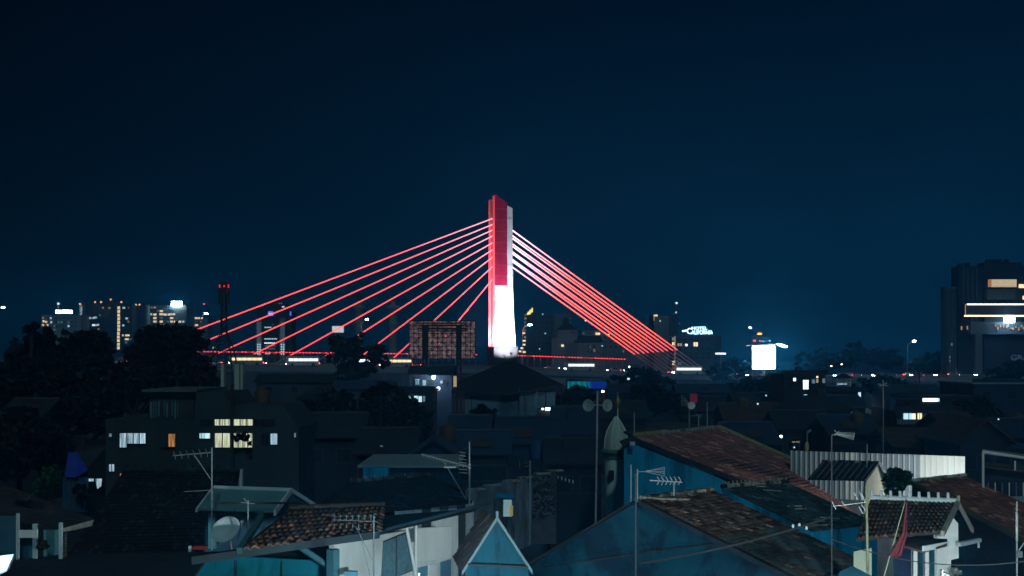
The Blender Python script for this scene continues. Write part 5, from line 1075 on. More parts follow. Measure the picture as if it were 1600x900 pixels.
# ------------------------------------------------------------------ large brown tiled roof
t = thing('house', 'long house with wide red-brown tiled roof, mossy verge and blue gable wall', 'house', down(P(1180, 760, 62), 0), TGT)
A, B, C, Dq = P(990, 683, 59), P(1121, 669, 66.5), P(1387, 788, 65), P(1300, 806, 60)
slab('roof', [A, B, C, Dq], .12, WOODD, t); tile_sheet(t, (A, B, C, Dq), 30, 46, TILEBR, lift=.045, wave=.05)
slab('roof_slope', [A, B, B+Vector((-7, 3, -3)), A+Vector((-7, 3, -3))], .12, TILEBR, t) if 0 else None
slab('gable_wall', [P(975, 692, 58.9), P(992, 690, 59), Dq+Vector((-.25, -.1, -.5)), down(Dq+Vector((-.25, -.1, 0)), 0), down(P(975, 692, 58.9), 0)], .2, BLUEW, t)
vboard(t, A+Vector((-.15, -.14, .06)), Dq+Vector((-.15, -.14, .04)), .22, mat('verge_dark', (.02, .035, .05)), 'verge_board', .12)
slab('eave_flap', [P(968, 689, 58.6), P(992, 680, 58.8), P(996, 690, 58.8), P(974, 697, 58.6)], .08, WOODD, t); box('eave_block', P(988, 681+12, 58.4), (.25, .2, .18), DUSTW, t)
for k in range(13):
    p, q = lerp(B, C, k/13)+Vector((.05, 0, .1)), lerp(B, C, (k+1)/13)+Vector((.05, 0, .1)); bar('verge_tile', p, q, .13, MOSSY, t, 8)
for k in range(14):
    p, q = lerp(A, B, k/14)+Vector((0, 0, .06)), lerp(A, B, (k+1)/14)+Vector((0, 0, .06)); o_ = bar('ridge_tile', p, q, .17 if k < 5 else .12, MOSSY if k in (0, 1, 2, 3, 7) else MORT, t, 8)
slab('roof_slope', [A+Vector((0, .1, .05)), B+Vector((0, .1, .05)), B+Vector((-2.0, 2.5, .25)), A+Vector((-.3, 2.2, .16))], .1, mat('back_roof', (.07, .055, .05), .9, .4), t)
slab('wall', [Dq+Vector((0, .4, -.15)), C+Vector((0, .4, -.15)), down(C+Vector((0, .4, 0)), 0), down(Dq+Vector((0, .4, 0)), 0)], .2, GREYW, t)
# ------------------------------------------------------------------ mosque turret
D = 63.5; c = P(963, 700, D); t = thing('minaret', 'small mosque turret with grey ribbed dome and gold drop finial', 'minaret', down(c, 0))
def zz(y): return P(0, y, D).z
add('shaft', lathe_mesh([(S(18, D), 0), (S(18, D), zz(772)), (S(19, D), zz(740)), (S(20, D), zz(716))], mat('turret_wall', (.62, .74, .66), .8, .2, 1, streak=True), 8), Matrix.Translation(down(c, 0)) @ Matrix.Rotation(R(22), 4, 'Z'), t)
add('green_band', lathe_mesh([(S(21, D), zz(716)), (S(21, D), zz(708)), (S(23.5, D), zz(707.5)), (S(23.5, D), zz(704.5)), (S(22, D), zz(704)), (S(22, D), zz(701.5)), (.05, zz(701.5))], mat('green_trim', (.06, .20, .10), .7, .2), 24), Matrix.Translation(down(c, 0)), t)
dome = add('dome', lathe_mesh([(S(20, D), zz(701.5)), (S(19.5, D), zz(695)), (S(18.5, D), zz(685)), (S(15.5, D), zz(674)), (S(10, D), zz(664)), (S(4.5, D), zz(656)), (S(1.6, D), zz(651)), (.04, zz(650))], mat('dome_grey', (.46, .50, .44), .45, .15, 2), 28), Matrix.Translation(down(c, 0)), t)
for k in range(8):
    an = 2*math.pi*k/8+.3; pr = [(19.9, 700), (19.0, 686), (16, 674), (10.5, 664), (5, 656), (1.9, 651)]
    for (r0_, y0), (r1_, y1) in zip(pr, pr[1:]): bar('dome_rib', Vector((c.x+S(r0_, D)*math.cos(an), c.y+S(r0_, D)*math.sin(an), zz(y0))), Vector((c.x+S(r1_, D)*math.cos(an), c.y+S(r1_, D)*math.sin(an), zz(y1))), .035, mat('rib_pale', (.78, .78, .68), .5, .1), dome, 6)
cf = Vector((c.x+.08, c.y, 0)); bar('finial_rod', cf+Vector((0, 0, zz(652))), cf+Vector((0, 0, zz(613))), .035, MATS['rib_pale'], t, 8, .3)
add('finial_drop', lathe_mesh([(.02, zz(637)), (S(3, D), zz(634)), (S(4.4, D), zz(629.5)), (S(3.6, D), zz(625)), (S(1.6, D), zz(621)), (.02, zz(615))], mat('gold_leaf', (.35, .27, .08), .4, .2, 3, metal=.5), 16), Matrix.Translation(cf), t)
box('window', P(955, 742, D-.72), (.3, .1, .5), GLASSD, t)
# horn loudspeakers on a pole
D = 50; t = thing('loudspeaker_pole', 'thin pole carrying two round horn loudspeakers left of the turret', 'loudspeaker', down(P(930, 740, D), 0))
bar('pole', down(P(929, 740, D), 2), P(933.5, 614, D), .04, POLE, t); ball('pole_cap', P(933.5, 613, D), .05, POLE, t)
hm = lathe_mesh([(.05, .28), (.07, .2), (.12, .1), (.26, 0), (.27, -.01), (.24, -.005), (.10, .08), (.03, .12), (.0, .08)], mat('horn_grey', (.30, .38, .38), .5, .15, 4), 20)
for x, an in ((919, -28), (949, 32)):
    q = P(x, 633.5, D); hn = add('horn', hm, Matrix.Translation(q) @ Matrix.Rotation(R(an), 4, 'Z') @ Matrix.Rotation(R(-90), 4, 'X'), t); bar('bracket', q+Vector((0, .2, 0)), P(932.5, 633, D), .025, POLE, t); ball('driver', q+Vector((0, -.02, 0)), .045, MATS['horn_grey'], hn)
# ------------------------------------------------------------------ right-hand foreground
t = thing('house', 'small house with knobbed white ridge, dark tile roof and white gable at right', 'house', down(P(1450, 860, 32), 0), TGT)
A, B, C, Dq = P(1360, 781, 33.6), P(1494, 786, 32.8), P(1468, 830, 30.8), P(1338, 842, 31.4)
slab('roof', [A, B, C, Dq], .08, WOODD, t); tile_pieces(t, (A, B, C, Dq), 9, 19, [T2, T2, T1, T2], .06, .01)
WR = mat('white_ridge', (.55, .62, .63), .8, .2, 3)
for k in range(9):
    p, q = lerp(A, B, k/9)+Vector((0, 0, .05)), lerp(A, B, (k+1.04)/9)+Vector((0, 0, .05)); o_ = bar('ridge_tile', p, q, .10, WR, t, 8, .92)
    bar('ridge_knob', lerp(p, q, .15)+Vector((0, -.02, .05)), lerp(p, q, .12)+Vector((0, -.02, .24)), .045, WR, o_, 8, .9)
slab('roof_slope', [A, B, B+Vector((1.0, 2.6, -.8)), A+Vector((.6, 2.6, -.8))], .08, WOODD, t)
WG = mat('white_gable', (.76, .77, .74), .8, .1, 2, streak=True, stain=(.45, .45, .42), stain_scale=1.5, stain_lo=.56, stain_hi=.75)
slab('gable_wall', [P(1487, 806, 32), P(1497, 818, 32), P(1498, 872, 32), P(1486, 875, 32), P(1486, 960, 32), P(1464, 960, 32), P(1464, 836, 32), P(1478, 822, 32)], .25, WG, t)
slab('wall', [P(1424, 858, 31.3), P(1464, 852, 31.9), P(1464, 960, 31.9), P(1424, 960, 31.3)], .12, WG, t)
for k in range(4): box('wall_plank', P(1430+k*9, 905, 31.1+k*.1), (.10, .04, 1.6), [WG, TEAL, WHITE, TEAL][k], t)
vboard(t, B+Vector((.02, -.08, .08)), C+Vector((.05, -.08, .02)), .14, WOODG, 'barge_board', .1); vboard(t, B+Vector((.02, -.08, .08)), P(1520, 826, 33.2), .12, WOODG, 'barge_board', .08)
box('finial', B+Vector((.03, -.08, .12)), (.07, .07, .22), WOODG, t)
slab('lean_to_roof', [P(1400, 838, 31.2), P(1480, 842, 31.2), P(1480, 850, 30.2), P(1442, 861, 29.9), P(1405, 850, 30.2)], .06, mat('lean_to_sheet', (.06, .04, .035), .9, .4), t)
vboard(t, P(1442, 853, 29.8), P(1482, 846, 30.4), .14, WR, 'fascia_board', .05)
g_ = vboard(t, P(1497, 848, 31.6), P(1530, 841, 32.4), .10, WR, 'gutter', .14); bar('gutter_drop', P(1529, 841, 32.3), P(1529, 856, 32.3), .03, WR, g_)
slab('dark_curtain', [P(1398, 856, 30.6), P(1424, 852, 30.8), P(1424, 960, 30.8), P(1398, 960, 30.6)], .05, mat('navy_cloth', (.012, .025, .06), .9, .3), t)
slab('pale_shutter', [P(1334, 862, 31), P(1362, 856, 31), P(1362, 960, 31), P(1334, 960, 31)], .05, mat('pale_shutter', (.38, .42, .32), .8, .25, 3, streak=True), t)
slab('blue_sheet', [P(1312, 893, 29), P(1332, 884, 29.6), P(1372, 905, 28.6), P(1300, 925, 27.5)], .03, mat('blue_plastic', (.05, .22, .32), .5, .2), t)
leaf_crown(t, [blobpx(1492, 895, 8, 6, 31.3)], 120, .07, mat('dry_leaf', (.3, .3, .24), .9, .3, attr='face'), 'hanging_plant')
# brown roof at the right edge
t = thing('house', 'house with orange-brown tiled roof at the right edge, below the metal fence', 'house', down(P(1540, 800, 50), 0), TGT)
A, B = P(1425, 753, 49), P(1508, 744, 51.3); C, Dq = B+Vector((3.4, -5.2, -2.0)), A+Vector((3.2, -5.4, -2.0))
slab('roof', [A, B, C, Dq], .1, WOODD, t); tile_sheet(t, (A, B, C, Dq), 26, 18, TILEOR)
vboard(t, A+Vector((-.1, -.1, .08)), Dq+Vector((-.1, -.1, .06)), .18, mat('verge_mossy', (.10, .10, .05), .9, .3), 'verge_board', .1)
ridge_caps(t, A+Vector((0, 0, .05)), B+Vector((0, 0, .05)), 8, .09, [MORT, WR, MORT])
slab('roof_slope', [B, C, C+Vector((3.5, 1.4, -1.0)), B+Vector((3.5, 1.4, -1))], .08, T2, t) if 0 else None
slab('gable_wall', [A+Vector((0, 0, -.15)), Dq+Vector((0, 0, -.15)), down(Dq, 0), down(A, 0)], .15, WOODD, t); slab('wall', [Dq+Vector((0, .3, -.1)), C+Vector((0, .3, -.1)), down(C, 0), down(Dq, 0)], .15, WOODD, t)
# little dark gable roof before the fence
t = thing('house', 'little dark metal roof with pale gable wall before the metal fence', 'house', down(P(1370, 740, 56), 0), TGT)
A, B, C, Dq = P(1284, 722, 57), P(1372, 724, 56), P(1352, 750, 53.8), P(1262, 748, 54.6)
slab('roof', [A, B, C, Dq], .06, WOODD, t)
for k in range(9): bar('roof_rib', lerp(A, B, k/9+.05)+Vector((0, 0, .04)), lerp(Dq, C, k/9+.05)+Vector((0, 0, .04)), .03, STEEL, t, 5)
ridge_caps(t, A+Vector((0, 0, .04)), B+Vector((0, 0, .04)), 10, .08, [T3, T2, MORT])
slab('gable_wall', [P(1372, 727, 56), P(1394, 763, 56), P(1394, 820, 56), P(1348, 820, 55), P(1354, 752, 55)], .15, mat('gable_cream', (.40, .38, .30), .85, .2, 1, streak=True), t)
slab('roof_slope', [B+Vector((0, 0, .03)), P(1396, 764, 55.6), P(1400, 764, 58), P(1376, 722, 58.5)], .06, mat('grey_sheet', (.2, .22, .25), .7, .2), t)
# metal fence
t = thing('metal_fence', 'tall bright corrugated metal fence with vertical panels at right', 'fence', down(P(1370, 745, 61), 0))
f0, f1 = P(1236, 704, 64), P(1508, 713, 58.5); f0.z = f1.z = (f0.z+f1.z)/2
fz = 4.4; N = 33; ang = math.atan2((f1-f0).y, (f1-f0).x)
FG = mat('fence_grey', (.30, .36, .42), .6, .12, 1.5, streak=True); FW = mat('fence_white', (.72, .74, .70), .6, .08, 1.5, streak=True)
Lf = (f1-f0); Lf.z = 0; Lf = Lf.length
ztop = lambda k: lerp(P(1236, 704, 64).z, P(1508, 713, 58.5).z, k/N)
for k in range(N):
    c = lerp(f0, f1, (k+.5)/N); m = FW if k >= 25 or k in (11, 12) else FG; zt = ztop(k)
    box('fence_panel', (c.x, c.y+(.03 if k % 2 else 0), (zt+fz)/2), (Lf/N-.01, .05, zt-fz), m, t, ang)
    p = lerp(f0, f1, k/N); box('panel_rib', (p.x, p.y-.05, (zt+fz)/2), (.05, .06, zt-fz), FW, t, ang)
box('top_rail', ((f0.x+f1.x)/2, (f0.y+f1.y)/2+.12, ztop(16)-.15), (Lf, .08, .08), STEEL, t, ang)
p = (f0+f1)/2; box('base_wall', (p.x, p.y, fz/2), (Lf, .3, fz), GREYW, t, ang)
# white frame at the right edge
D = 50; t = thing('carport', 'white-framed open shelter with railings at the right edge', 'shelter', down(P(1570, 790, D), 0))
def fp(x, y, d=0): return P(x, y, D+d)
bar('frame_post', down(fp(1536, 790), 2), fp(1536, 706), .06, WHITE, t); bar('frame_beam', fp(1536, 706), fp(1640, 721), .07, WHITE, t); bar('frame_beam', fp(1535, 703, .3), fp(1640, 716, .3), .04, STEEL, t)
bar('frame_post', fp(1586, 735, -.4), fp(1586, 720, -.4), .04, WHITE, t); slab('inner_roof', [fp(1538, 722, 2), fp(1640, 730, 2), fp(1640, 740, .6), fp(1538, 728, .6)], .08, mat('inner_rust', (.10, .07, .06), .9, .3), t)
slab('wall', [fp(1538, 730, 1), fp(1640, 738, 1), fp(1640, 830, 1), fp(1538, 830, 1)], .1, mat('navy_wall', (.02, .035, .06), .8, .3), t)
for k in range(9): bar('railing_bar', fp(1544+k*11, 785, -.3), fp(1544+k*11, 754, -.3), .025, WHITE if k % 2 else STEEL, t, 6)
slab('low_wall', [fp(1575, 776, -.6), fp(1640, 776, -.6), fp(1640, 830, -.6), fp(1575, 830, -.6)], .15, mat('pale_low_wall', (.28, .33, .35), .85, .2), t)
# shrub in the yard
b = P(1402, 780, 52); b.z = 3.2
tree('shrub', 'green leafy shrub between the metal fence and the brown roof', b, [blobpx(1402, 748, 20, 15, 52), blobpx(1392, 738, 12, 8, 52), blobpx(1418, 744, 12, 8, 52), blobpx(1400, 765, 16, 12, 52)], 3000, .11, LEAFG, cat='shrub', trunk_r=.06)
b = P(78, 770, 62); b.z = 0
tree('shrub', 'green leafy shrub beside the blue tarpaulin at left', b, [blobpx(80, 742, 15, 14, 62), blobpx(70, 756, 16, 14, 62), blobpx(90, 735, 12, 10, 62), blobpx(55, 768, 14, 10, 62)], 2600, .14, LEAFG, cat='shrub', trunk_r=.08)

# ------------------------------------------------------------------ bottom left shacks
D = 60; t = thing('shed', 'small shed with blue tarpaulin, bluish corrugated wall and lit doorway at left', 'shed', down(P(130, 780, D), 0))
slab('tarpaulin', [P(107, 707, D), P(121, 706.5, D), P(137, 734, D), P(119, 746, D-.5), P(101, 745, D-.5)], .04, mat('blue_tarp', (.02, .045, .42), .6, .15), t)
corrugated(t, [P(98, 746, D-.2), P(138, 746, D-.2), P(138, 800, D-.2), P(98, 800, D-.2)], 10, mat('blue_corrugated', (.05, .10, .18), .6, .2), .03, 'wall_sheet')
slab('wall', [P(137, 732, D+.2), P(165, 700, D+.6), P(165, 800, D+.6), P(137, 800, D+.2)], .1, mat('black_wall', (.01, .01, .014)), t)
box('window', P(142.5, 750, D-.3), (S(7, D), .06, S(4, D)), W1, t); slab('lit_opening', [P(149, 748, D-.3), P(159, 748, D-.3), P(157.5, 760, D-.3), P(152, 764, D-.3)], .04, W1, t); leaf_crown(t, [blobpx(128, 768, 12, 10, D-1)], 250, .14, LEAF, 'pot_plant')
D = 31; t = thing('shack', 'tumbledown shack with broken roof sheets and pale posts at bottom left', 'shack', down(P(70, 860, D), 0))
RS = mat('rust_sheet', (.06, .052, .05), .9, .4, 2, stain=(.12, .10, .085), stain_scale=2, stain_lo=.55, stain_hi=.7)
slab('roof', [P(-20, 752, 38), P(20, 762, 37), P(148, 812, 33), P(95, 828, 31), P(-20, 800, 32.5)], .06, RS, t)
for k, (x, y, w, r) in enumerate(((20, 765, .9, .2), (45, 780, .7, .3), (75, 800, .6, .1), (105, 804, .7, .15), (120, 812, .6, .3), (30, 795, .8, .4), (60, 790, .8, .2), (95, 815, .5, .5))): slab('loose_sheet', [P(x, y, 34.5-k*.1), P(x+28, y+8, 34-k*.1), P(x+22, y+15, 33.4-k*.1), P(x-5, y+8, 33.8-k*.1)], .03, [RS, T2, MORT][k % 3], t)
slab('rag', [P(96, 826, 30.9), P(146, 812, 32.8), P(144, 822, 32.6), P(112, 829, 31.4), P(97, 831, 30.9)], .03, WOODG, t)
box('post', P(28, 850, 30), (.07, .07, 1.6), mat('pale_post', (.42, .50, .52), .8, .2), t); box('beam', P(43, 834, 30), (S(32, 30), .06, S(12, 30)), DUSTW, t); box('post', P(55, 860, 30.1), (.11, .08, 1.4), MATS['pale_post'], t)
slab('wall_panel', [P(29, 843, 30.3), P(52, 841, 30.3), P(52, 930, 30.3), P(29, 930, 30.3)], .05, mat('panel_navy', (.03, .10, .14), .8, .2), t); slab('wall_panel', [P(-20, 806, 31), P(27, 806, 31), P(27, 930, 31), P(-20, 930, 31)], .05, MATS['panel_navy'], t)
slab('wall_panel', [P(68, 828, 30.6), P(92, 828, 30.6), P(92, 866, 30.6), P(68, 872, 30.6)], .05, mat('panel_teal', (.10, .24, .27), .8, .2), t); box('post', P(95, 855, 30.4), (.08, .08, 1.3), MATS['pale_post'], t); leaf_crown(t, [blobpx(68, 852, 8, 8, 30)], 200, .06, LEAF2, 'plant')
for k in range(12): box('brick', P(100.5, 834+k*4.2, 30.6), (.10, .1, .055), random.choice([BR, RUIN]), t)
slab('low_roof', [P(-20, 880, 29), P(110, 866, 31), P(330, 862, 33), P(300, 905, 28.5), P(-20, 925, 26.5)], .08, mat('low_dark_roof', (.016, .020, .026), .85, .5, 1.5), t)
box('red_basin', P(313, 855, 32.5), (.36, .3, .09), mat('red_plastic', (.25, .03, .02), .5, .2), t)
# the lit lamp at the left picture edge
LAMPB = glow('added_bulb', (.62, .90, 1.0), 60)
def added_lamp(label, p, energy, col, size=.16):  # unseen lamps, added to brighten the near white walls and the fence
    p = Vector(p); foot = down(p+Vector((-.5, .15, 0)), 0); t = thing('street_lamp', label, 'street lamp', foot, 'street lamps'); bar('pole', foot, down(foot, p.z+.45), .05, POLE, t, 8, .8)
    bar('arm', down(foot, p.z+.4), p+Vector((0, 0, .22)), .025, POLE, t)
    h = add('lamp_head', lathe_mesh([(.05, .28), (.09, .2), (.26, .1), (.27, .08), (.05, .14)], STEEL, 16), Matrix.Translation(p), t); ball('bulb', p+Vector((0, 0, .02)), size, LAMPB, h, sx=1.25, sz=.8)
    d = bpy.data.lights.new('lamp_light', 'POINT'); d.energy = energy; d.color = col; d.shadow_soft_size = size*1.3; add('lamp_light', d, Matrix.Translation(p+Vector((0, -.05, -.25))), t); return t
t = thing('floodlight', 'bright white floodlight glaring at the bottom left corner', 'floodlight', down(P(-6, 900, 26.2), 0))
bar('pole', down(P(-6, 900, 26.2), 0), P(-6, 884, 26.2), .05, POLE, t); hd = slab('lamp_head', [P(-16, 870, 26), P(21, 866, 26), P(10, 893, 26), P(-16, 904, 26)], .12, STEEL, t)
slab('lens', [P(-14, 873, 25.98), P(17.5, 869.5, 25.98), P(7, 890, 25.98), P(-14, 900, 25.98)], .004, glow('glare_lens', (.60, .90, 1), 30), hd)  # lens outline follows the triangular glare of the lamp
d = bpy.data.lights.new('lamp_light', 'POINT'); d.energy = 60; d.color = (.35, .75, 1); d.shadow_soft_size = .15; add('lamp_light', d, Matrix.Translation(P(4, 880, 25.6)), t)
added_lamp('unseen street lamp added to light the white wall at bottom centre', P(690, 930, 24.5), 1900, (.72, .96, 1.0))
added_lamp('unseen street lamp added to light the white gable at bottom right', P(1512, 925, 24.5), 1300, (.80, .97, 1.0))
added_lamp('hidden street lamp added to light the right end of the metal fence', P(1474, 766, 55.6), 620, (.90, .97, .95), .1)

# ------------------------------------------------------------------ aerials, poles and wires
ALD = mat('aerial_dark', (.06, .07, .08), .6, .3, 6)
AL = mat('aerial_metal', (.34, .38, .37), .45, .2, 6, metal=.2); AG = 'rooftop aerials and poles'
def aerial(label, pole_px, top, bot, D, am=None): 
    f = P(pole_px, bot, D); t = thing('tv_aerial', label, 'aerial', f, AG); bar('mast', f, P(pole_px, top, D), .022 if D < 40 else .03, am or AL, t, 6); return t
def yagi(t, x0, y0, x1, y1, D, n, el, tilt=.3, r=.011):
    b = bar('boom', P(x0, y0, D), P(x1, y1, D), r*1.3, AL, t, 6)
    for k in range(n):
        s = (k+.3)/n; x, y = lerp(x0, x1, s), lerp(y0, y1, s); bar('element', P(x-el*tilt, y-el, D+.15), P(x+el*tilt*.3, y, D), r, AL, b, 5); bar('element', P(x+el*tilt*.6, y+el, D-.15), P(x+el*tilt*.3, y, D), r, AL, b, 5)
t = aerial('tall mast with six-element aerial before the dark tiled roof', 331, 699, 860, 33.2); yagi(t, 270, 712, 330, 707, 33.2, 6, 6, .35); bar('strut', P(303, 710, 33.2), P(330, 750, 33.2), .012, AL, t, 5); bar('cross_bar', P(288, 768, 33.2), P(330, 766, 33.2), .01, AL, t, 5)
t = aerial('short mast with a crossed aerial beside the satellite dish', 387.5, 782, 832, 31.8); bar('element', P(381, 779, 31.8), P(387, 786, 31.8), .012, AL, t, 5); bar('boom', P(376, 785, 31.8), P(398, 787, 31.8), .012, AL, t, 5); bar('stay', P(365, 795, 31.8), P(388, 827, 31.8), .008, WOODD, t, 5)
t = aerial('mast with long comb aerial on the white-walled house', 584, 806, 905, 27.5, ALD); b_ = bar('boom', P(520, 812, 27.5), P(590, 815, 27.5), .012, ALD, t, 5)
for k in range(7): bar('element', P(522+k*9.6, 804, 27.5), P(522+k*9.6, 812, 27.5), .01, ALD, b_, 5); bar('element', P(522+k*9.6, 818, 27.6), P(522+k*9.6, 825, 27.6), .01, ALD, b_, 5); bar('cross_element', P(518.5+k*9.6, 806, 27.4), P(525+k*9.6, 806, 27.4), .008, ALD, b_, 5)
bar('guy_wire', P(556, 822, 27.5), P(582, 875, 27.5), .008, ALD, t, 5); bar('guy_wire', P(563, 835, 27.5), P(578, 900, 27.5), .007, ALD, t, 5)
t = aerial('tall mast with grid aerial and stacked rods behind the hip roof', 733.5, 690, 792, 43.6); b_ = bar('boom', P(658, 710, 43.6), P(733, 729, 43.6), .02, AL, t, 5)
for k in range(14): bar('element', P(660+k*5.2, 708+k*1.3, 43.5), P(662+k*5.2, 715+k*1.3, 43.5), .012, AL, b_, 5)
for k in range(7): bar('rod', P(718-k*.2, 706+k*5.4, 43.5), P(728+k*.4, 708+k*5.2, 43.5), .014, AL, t, 5)
bar('strut', P(694, 722, 43.6), P(728, 780, 43.6), .018, AL, t, 5); box('white_bracket', P(703, 730, 43.4), (.45, .08, .05), WHITE, t); ball('insulator', P(733.5, 726, 43.4), .05, WHITE, t); ball('insulator', P(733.5, 731, 43.4), .05, WHITE, t)
t = aerial('thin mast with square aerial on the brick ruin', 828, 720, 852, 47); bar('element', P(820, 724, 47), P(829, 720, 47), .012, AL, t, 5); bar('element', P(820, 729, 47), P(829, 727, 47), .012, AL, t, 5); bar('rod', P(812, 720, 47), P(812, 731, 47), .012, AL, t, 5)
t = aerial('lightning rod mast right beside the mosque turret finial', 991, 645, 682, 58.5)
D = 61.5; t = thing('satellite_dish', 'small white dish with wire fan and pink-red box on the roof ridge', 'satellite dish', P(1077, 668, D), 'ridge dishes')
bar('mast', P(1077, 668, D), P(1077, 638, D), .03, AL, t); add('dish', lathe_mesh([(.001, .05), (.08, .06), (.15, .08), (.2, .12), (.205, .115), (.12, .03), (.001, 0)], WHITE, 20), Matrix.Translation(P(1080, 633, D-.2)) @ Matrix.Rotation(R(100), 4, 'X'), t)
for k in range(5): bar('wire', P(1065, 617+k*4.2, D), P(1078, 631, D), .012, AL, t, 5)
box('red_box', P(1083.5, 622, D), (S(11, D), .15, S(14, D)), mat('pink_box', (.75, .06, .14), .6, .15), t); bar('rim_wire', P(1065, 617, D), P(1065, 634, D), .012, AL, t, 5)
t = aerial('short forked aerial on the brown roof ridge', 1091.5, 650, 668, 62); bar('element', P(1080, 650, 62), P(1098, 648, 62), .015, AL, t, 5); bar('element', P(1086, 645, 62), P(1096, 653, 62), .015, AL, t, 5)
t = aerial('plain straight rod on the right end of the brown roof ridge', 1105, 628, 668, 65)
D = 36; t = aerial('mast with funnel-shaped log aerial before the blue gable wall', 996, 733, 790, D); b_ = bar('boom', P(998, 737, D), P(1038, 737, D), .014, AL, t, 5)
for s_ in (-1, 1): bar('element', P(1009, 737, D), P(1038, 737+s_*7, D), .011, AL, b_, 5); bar('element', P(1009, 735, D), P(1038, 737+s_*3.2, D), .009, AL, b_, 5)
bar('end_bar', P(1038, 730, D), P(1038, 744, D), .011, AL, b_, 5)
t = aerial('white curved-element aerial on the clay roof ridge', 1053, 752, 775, 35.8); b_ = bar('boom', P(1015, 750.5, 35.8), P(1066, 753.5, 35.8), .016, WHITE, t, 6)
for k in range(6):
    x = 1028+k*6.6; bar('element', P(x-1, 745, 35.8), P(x+2.4, 750.5, 35.7), .012, WHITE, b_, 5); bar('element', P(x+2.4, 750.5, 35.7), P(x-1, 757.5, 35.8), .012, WHITE, b_, 5)
t = aerial('thin pole at the left end of the blue gable wall', 986, 726, 790, 36.5)
t = aerial('bare vertical pole before the teal gable', 993.5, 740, 905, 31, ALD); t = aerial('tall dark pole before the brown roof', 1299.5, 680, 905, 31.5, ALD)
b_ = bar('boom', P(1305, 678, 31.5), P(1335, 682, 31.5), .01, AL, t, 5)
for k in range(5): bar('wire', P(1307, 676+k*.8, 31.5), P(1334, 676.5+k*2.6, 31.5), .007, AL, b_, 5)
bar('element', P(1304, 672, 31.5), P(1309, 680, 31.5), .01, AL, b_, 5); bar('element', P(1311, 673, 31.5), P(1304, 681, 31.5), .01, AL, b_, 5); bar('rim', P(1335, 676, 31.5), P(1333, 687, 31.5), .01, AL, b_, 5); bar('link', P(1299.5, 680, 31.5), P(1306, 678, 31.5), .01, AL, t, 5)
for x, y in ((1239, 822), (1249, 820), (1260, 825)): ball('insulator', P(x, y, 31), .035, WHITE, t, sz=1.5)
bar('insulator_arm', P(1236, 826, 31), P(1300, 818, 31.5), .02, STEELD, t, 5)
t = aerial('very tall thin mast with crossed aerial behind the metal fence', 1380, 594, 706, 66); bar('element', P(1372, 600, 66), P(1388, 603, 66), .03, AL, t, 5); bar('element', P(1374, 604, 66), P(1386, 598, 66), .03, AL, t, 5)
t = aerial('short pale post before the metal fence', 1354.5, 694, 735, 55.5)
t = aerial('weathered orange-tipped post left of the metal fence', 1261, 674, 705, 60); ball('knob', P(1260.5, 698, 59.8), .12, mat('tan_knob', (.6, .42, .22), .7, .2), t, sz=2.2); bar('bent_tip', P(1261, 676, 60), P(1267, 672, 60), .06, AL, t)
BAM = mat('bamboo', (.20, .22, .13), .7, .25, 6)
D = 29.5; t = thing('bamboo_pole', 'pale bamboo pole with old aerial before the white ridge roof', 'pole', P(1357, 960, D), AG)
prev = P(1357, 960, D)
for k in range(1, 8): q = lerp(P(1357, 960, D), P(1353.5, 757, D), k/7); bar('bamboo_section', prev, q, .042-.0015*k, BAM, t, 8); prev = q
b_ = bar('boom', P(1302, 791, D), P(1352, 785, D), .012, AL, t, 5)
for x, y, l in ((1337, 775, 9), (1345, 774, 11), (1349, 778, 12), (1345, 797, 9), (1349, 793, 8), (1318, 787, 6), (1303, 790, 10)): bar('element', P(x-3, y-l*.6, D), P(x+3, y+l*.6, D), .012, AL, b_, 5)
D = 28.5; t = thing('flag', 'limp dark red flag hanging from a slim pole at right', 'flag', P(1380, 905, D))
bar('flag_pole', P(1380, 905, D), P(1417, 774, D), .016, BAM, t, 6, .6)
v, f_ = [], []
NR = 14
for i in range(NR+1):
    s = i/NR
    for j in range(7):
        u = j/6; y = lerp(781, 868, s); wdt = 2+22*max(0, s-.18)**1.0 if s > .6 else 2+9*s
        xr = 1418-2*s if s < .65 else lerp(1416.7, 1408, (s-.65)/.35); xl = lerp(1416, 1409.5, min(s/.6, 1)) if s < .6 else lerp(1409.5, 1389, (s-.6)/.4)
        v.append(P(lerp(xl, xr, u), y+(3*math.sin(u*3) if s > .8 else 0), D-.06+.06*math.sin(u*9+s*4)))
for i in range(NR):
    for j in range(6): a = i*7+j; f_.append((a, a+1, a+8, a+7))
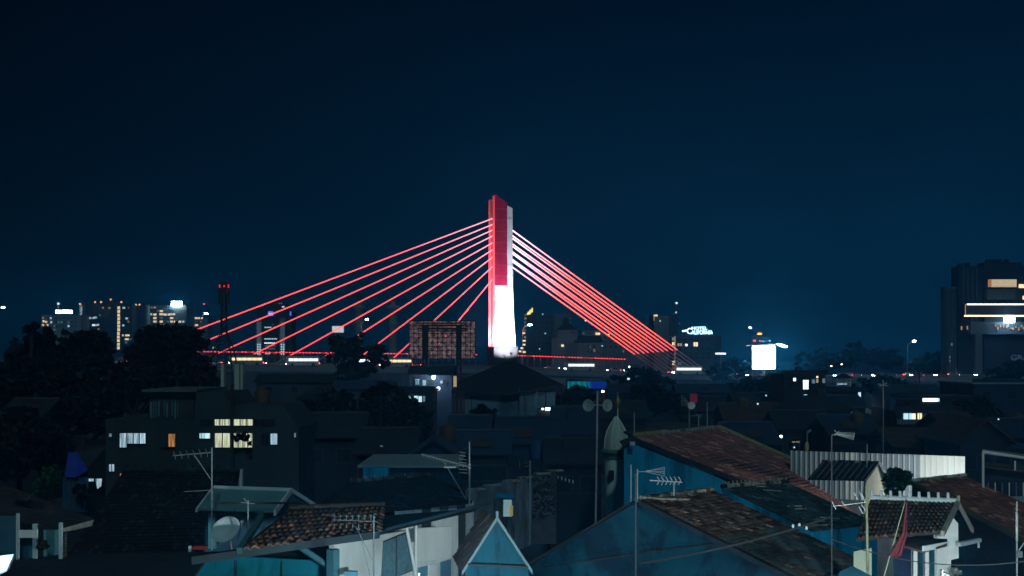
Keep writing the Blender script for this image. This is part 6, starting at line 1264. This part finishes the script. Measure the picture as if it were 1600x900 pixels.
fl = poly('cloth', v, f_, mat('flag_red', (.09, .012, .018), .85, .25, 3), t, smooth=True); so = fl.modifiers.new('thickness', 'SOLIDIFY'); so.thickness = .012
t = aerial('slim pole with curved lamp arm at the right edge', 1589, 783, 905, 30); bar('sleeve', P(1589, 845, 29.95), P(1589, 800, 29.95), .035, AL, t); box('junction_box', P(1593, 866, 29.9), (.12, .1, .16), GREYW, t); bar('curved_arm', P(1592, 860, 29.9), P(1600, 848, 29.9), .018, AL, t)
# sagging service wires
def wire(label, a, b, sag, r=.016, n=18):
    a, b = Vector(a), Vector(b); t = thing('service_wire', label, 'wire', a, 'overhead service wires'); V, F = [], []
    pts = [lerp(a, b, i/n)-Vector((0, 0, sag*4*(i/n)*(1-i/n))) for i in range(n+1)]
    for p in pts: V += [p+Vector((0, 0, r))-a, p+Vector((r*.87, 0, -r*.5))-a, p+Vector((-r*.87, 0, -r*.5))-a]
    for i in range(n): F += [(3*i+k, 3*i+(k+1) % 3, 3*i+3+(k+1) % 3, 3*i+3+k) for k in range(3)]
    add('cable_line', mesh('cable_line', V, F, STEELD), Matrix.Translation(a), t)
wire('thick dark wire sagging across the clay roof at bottom right', P(1000, 881, 27), P(1300, 807, 31.4), .12, .03)
wire('dark wire crossing the white gable at right', P(1299, 842, 31), P(1610, 876, 27.5), .35)
wire('dark wire rising to the right-edge pole', P(1589, 800, 30), P(1640, 825, 27), .1)
wire('thin wire from the tall dark pole to the bamboo pole', P(1299.5, 788, 31.5), P(1354, 786, 29.5), .05, .01)
# ------------------------------------------------------------------ night haze over the town
hz = bpy.data.materials.new('haze_air'); hz.use_nodes = True; hn = hz.node_tree
for n in list(hn.nodes):
    if n.type == 'BSDF_PRINCIPLED': hn.nodes.remove(n)
vol = hn.nodes.new('ShaderNodeVolumePrincipled'); vol.inputs['Color'].default_value = (.04, .46, 1, 1); vol.inputs['Density'].default_value = HAZE_DENSITY; vol.inputs['Anisotropy'].default_value = .55
hn.links.new(vol.outputs[0], hn.nodes['Material Output'].inputs['Volume'])
hb = box('haze', (0, 550, 38), (1700, 1240, 78), hz); stuff(hb); hb.display_type = 'WIRE'
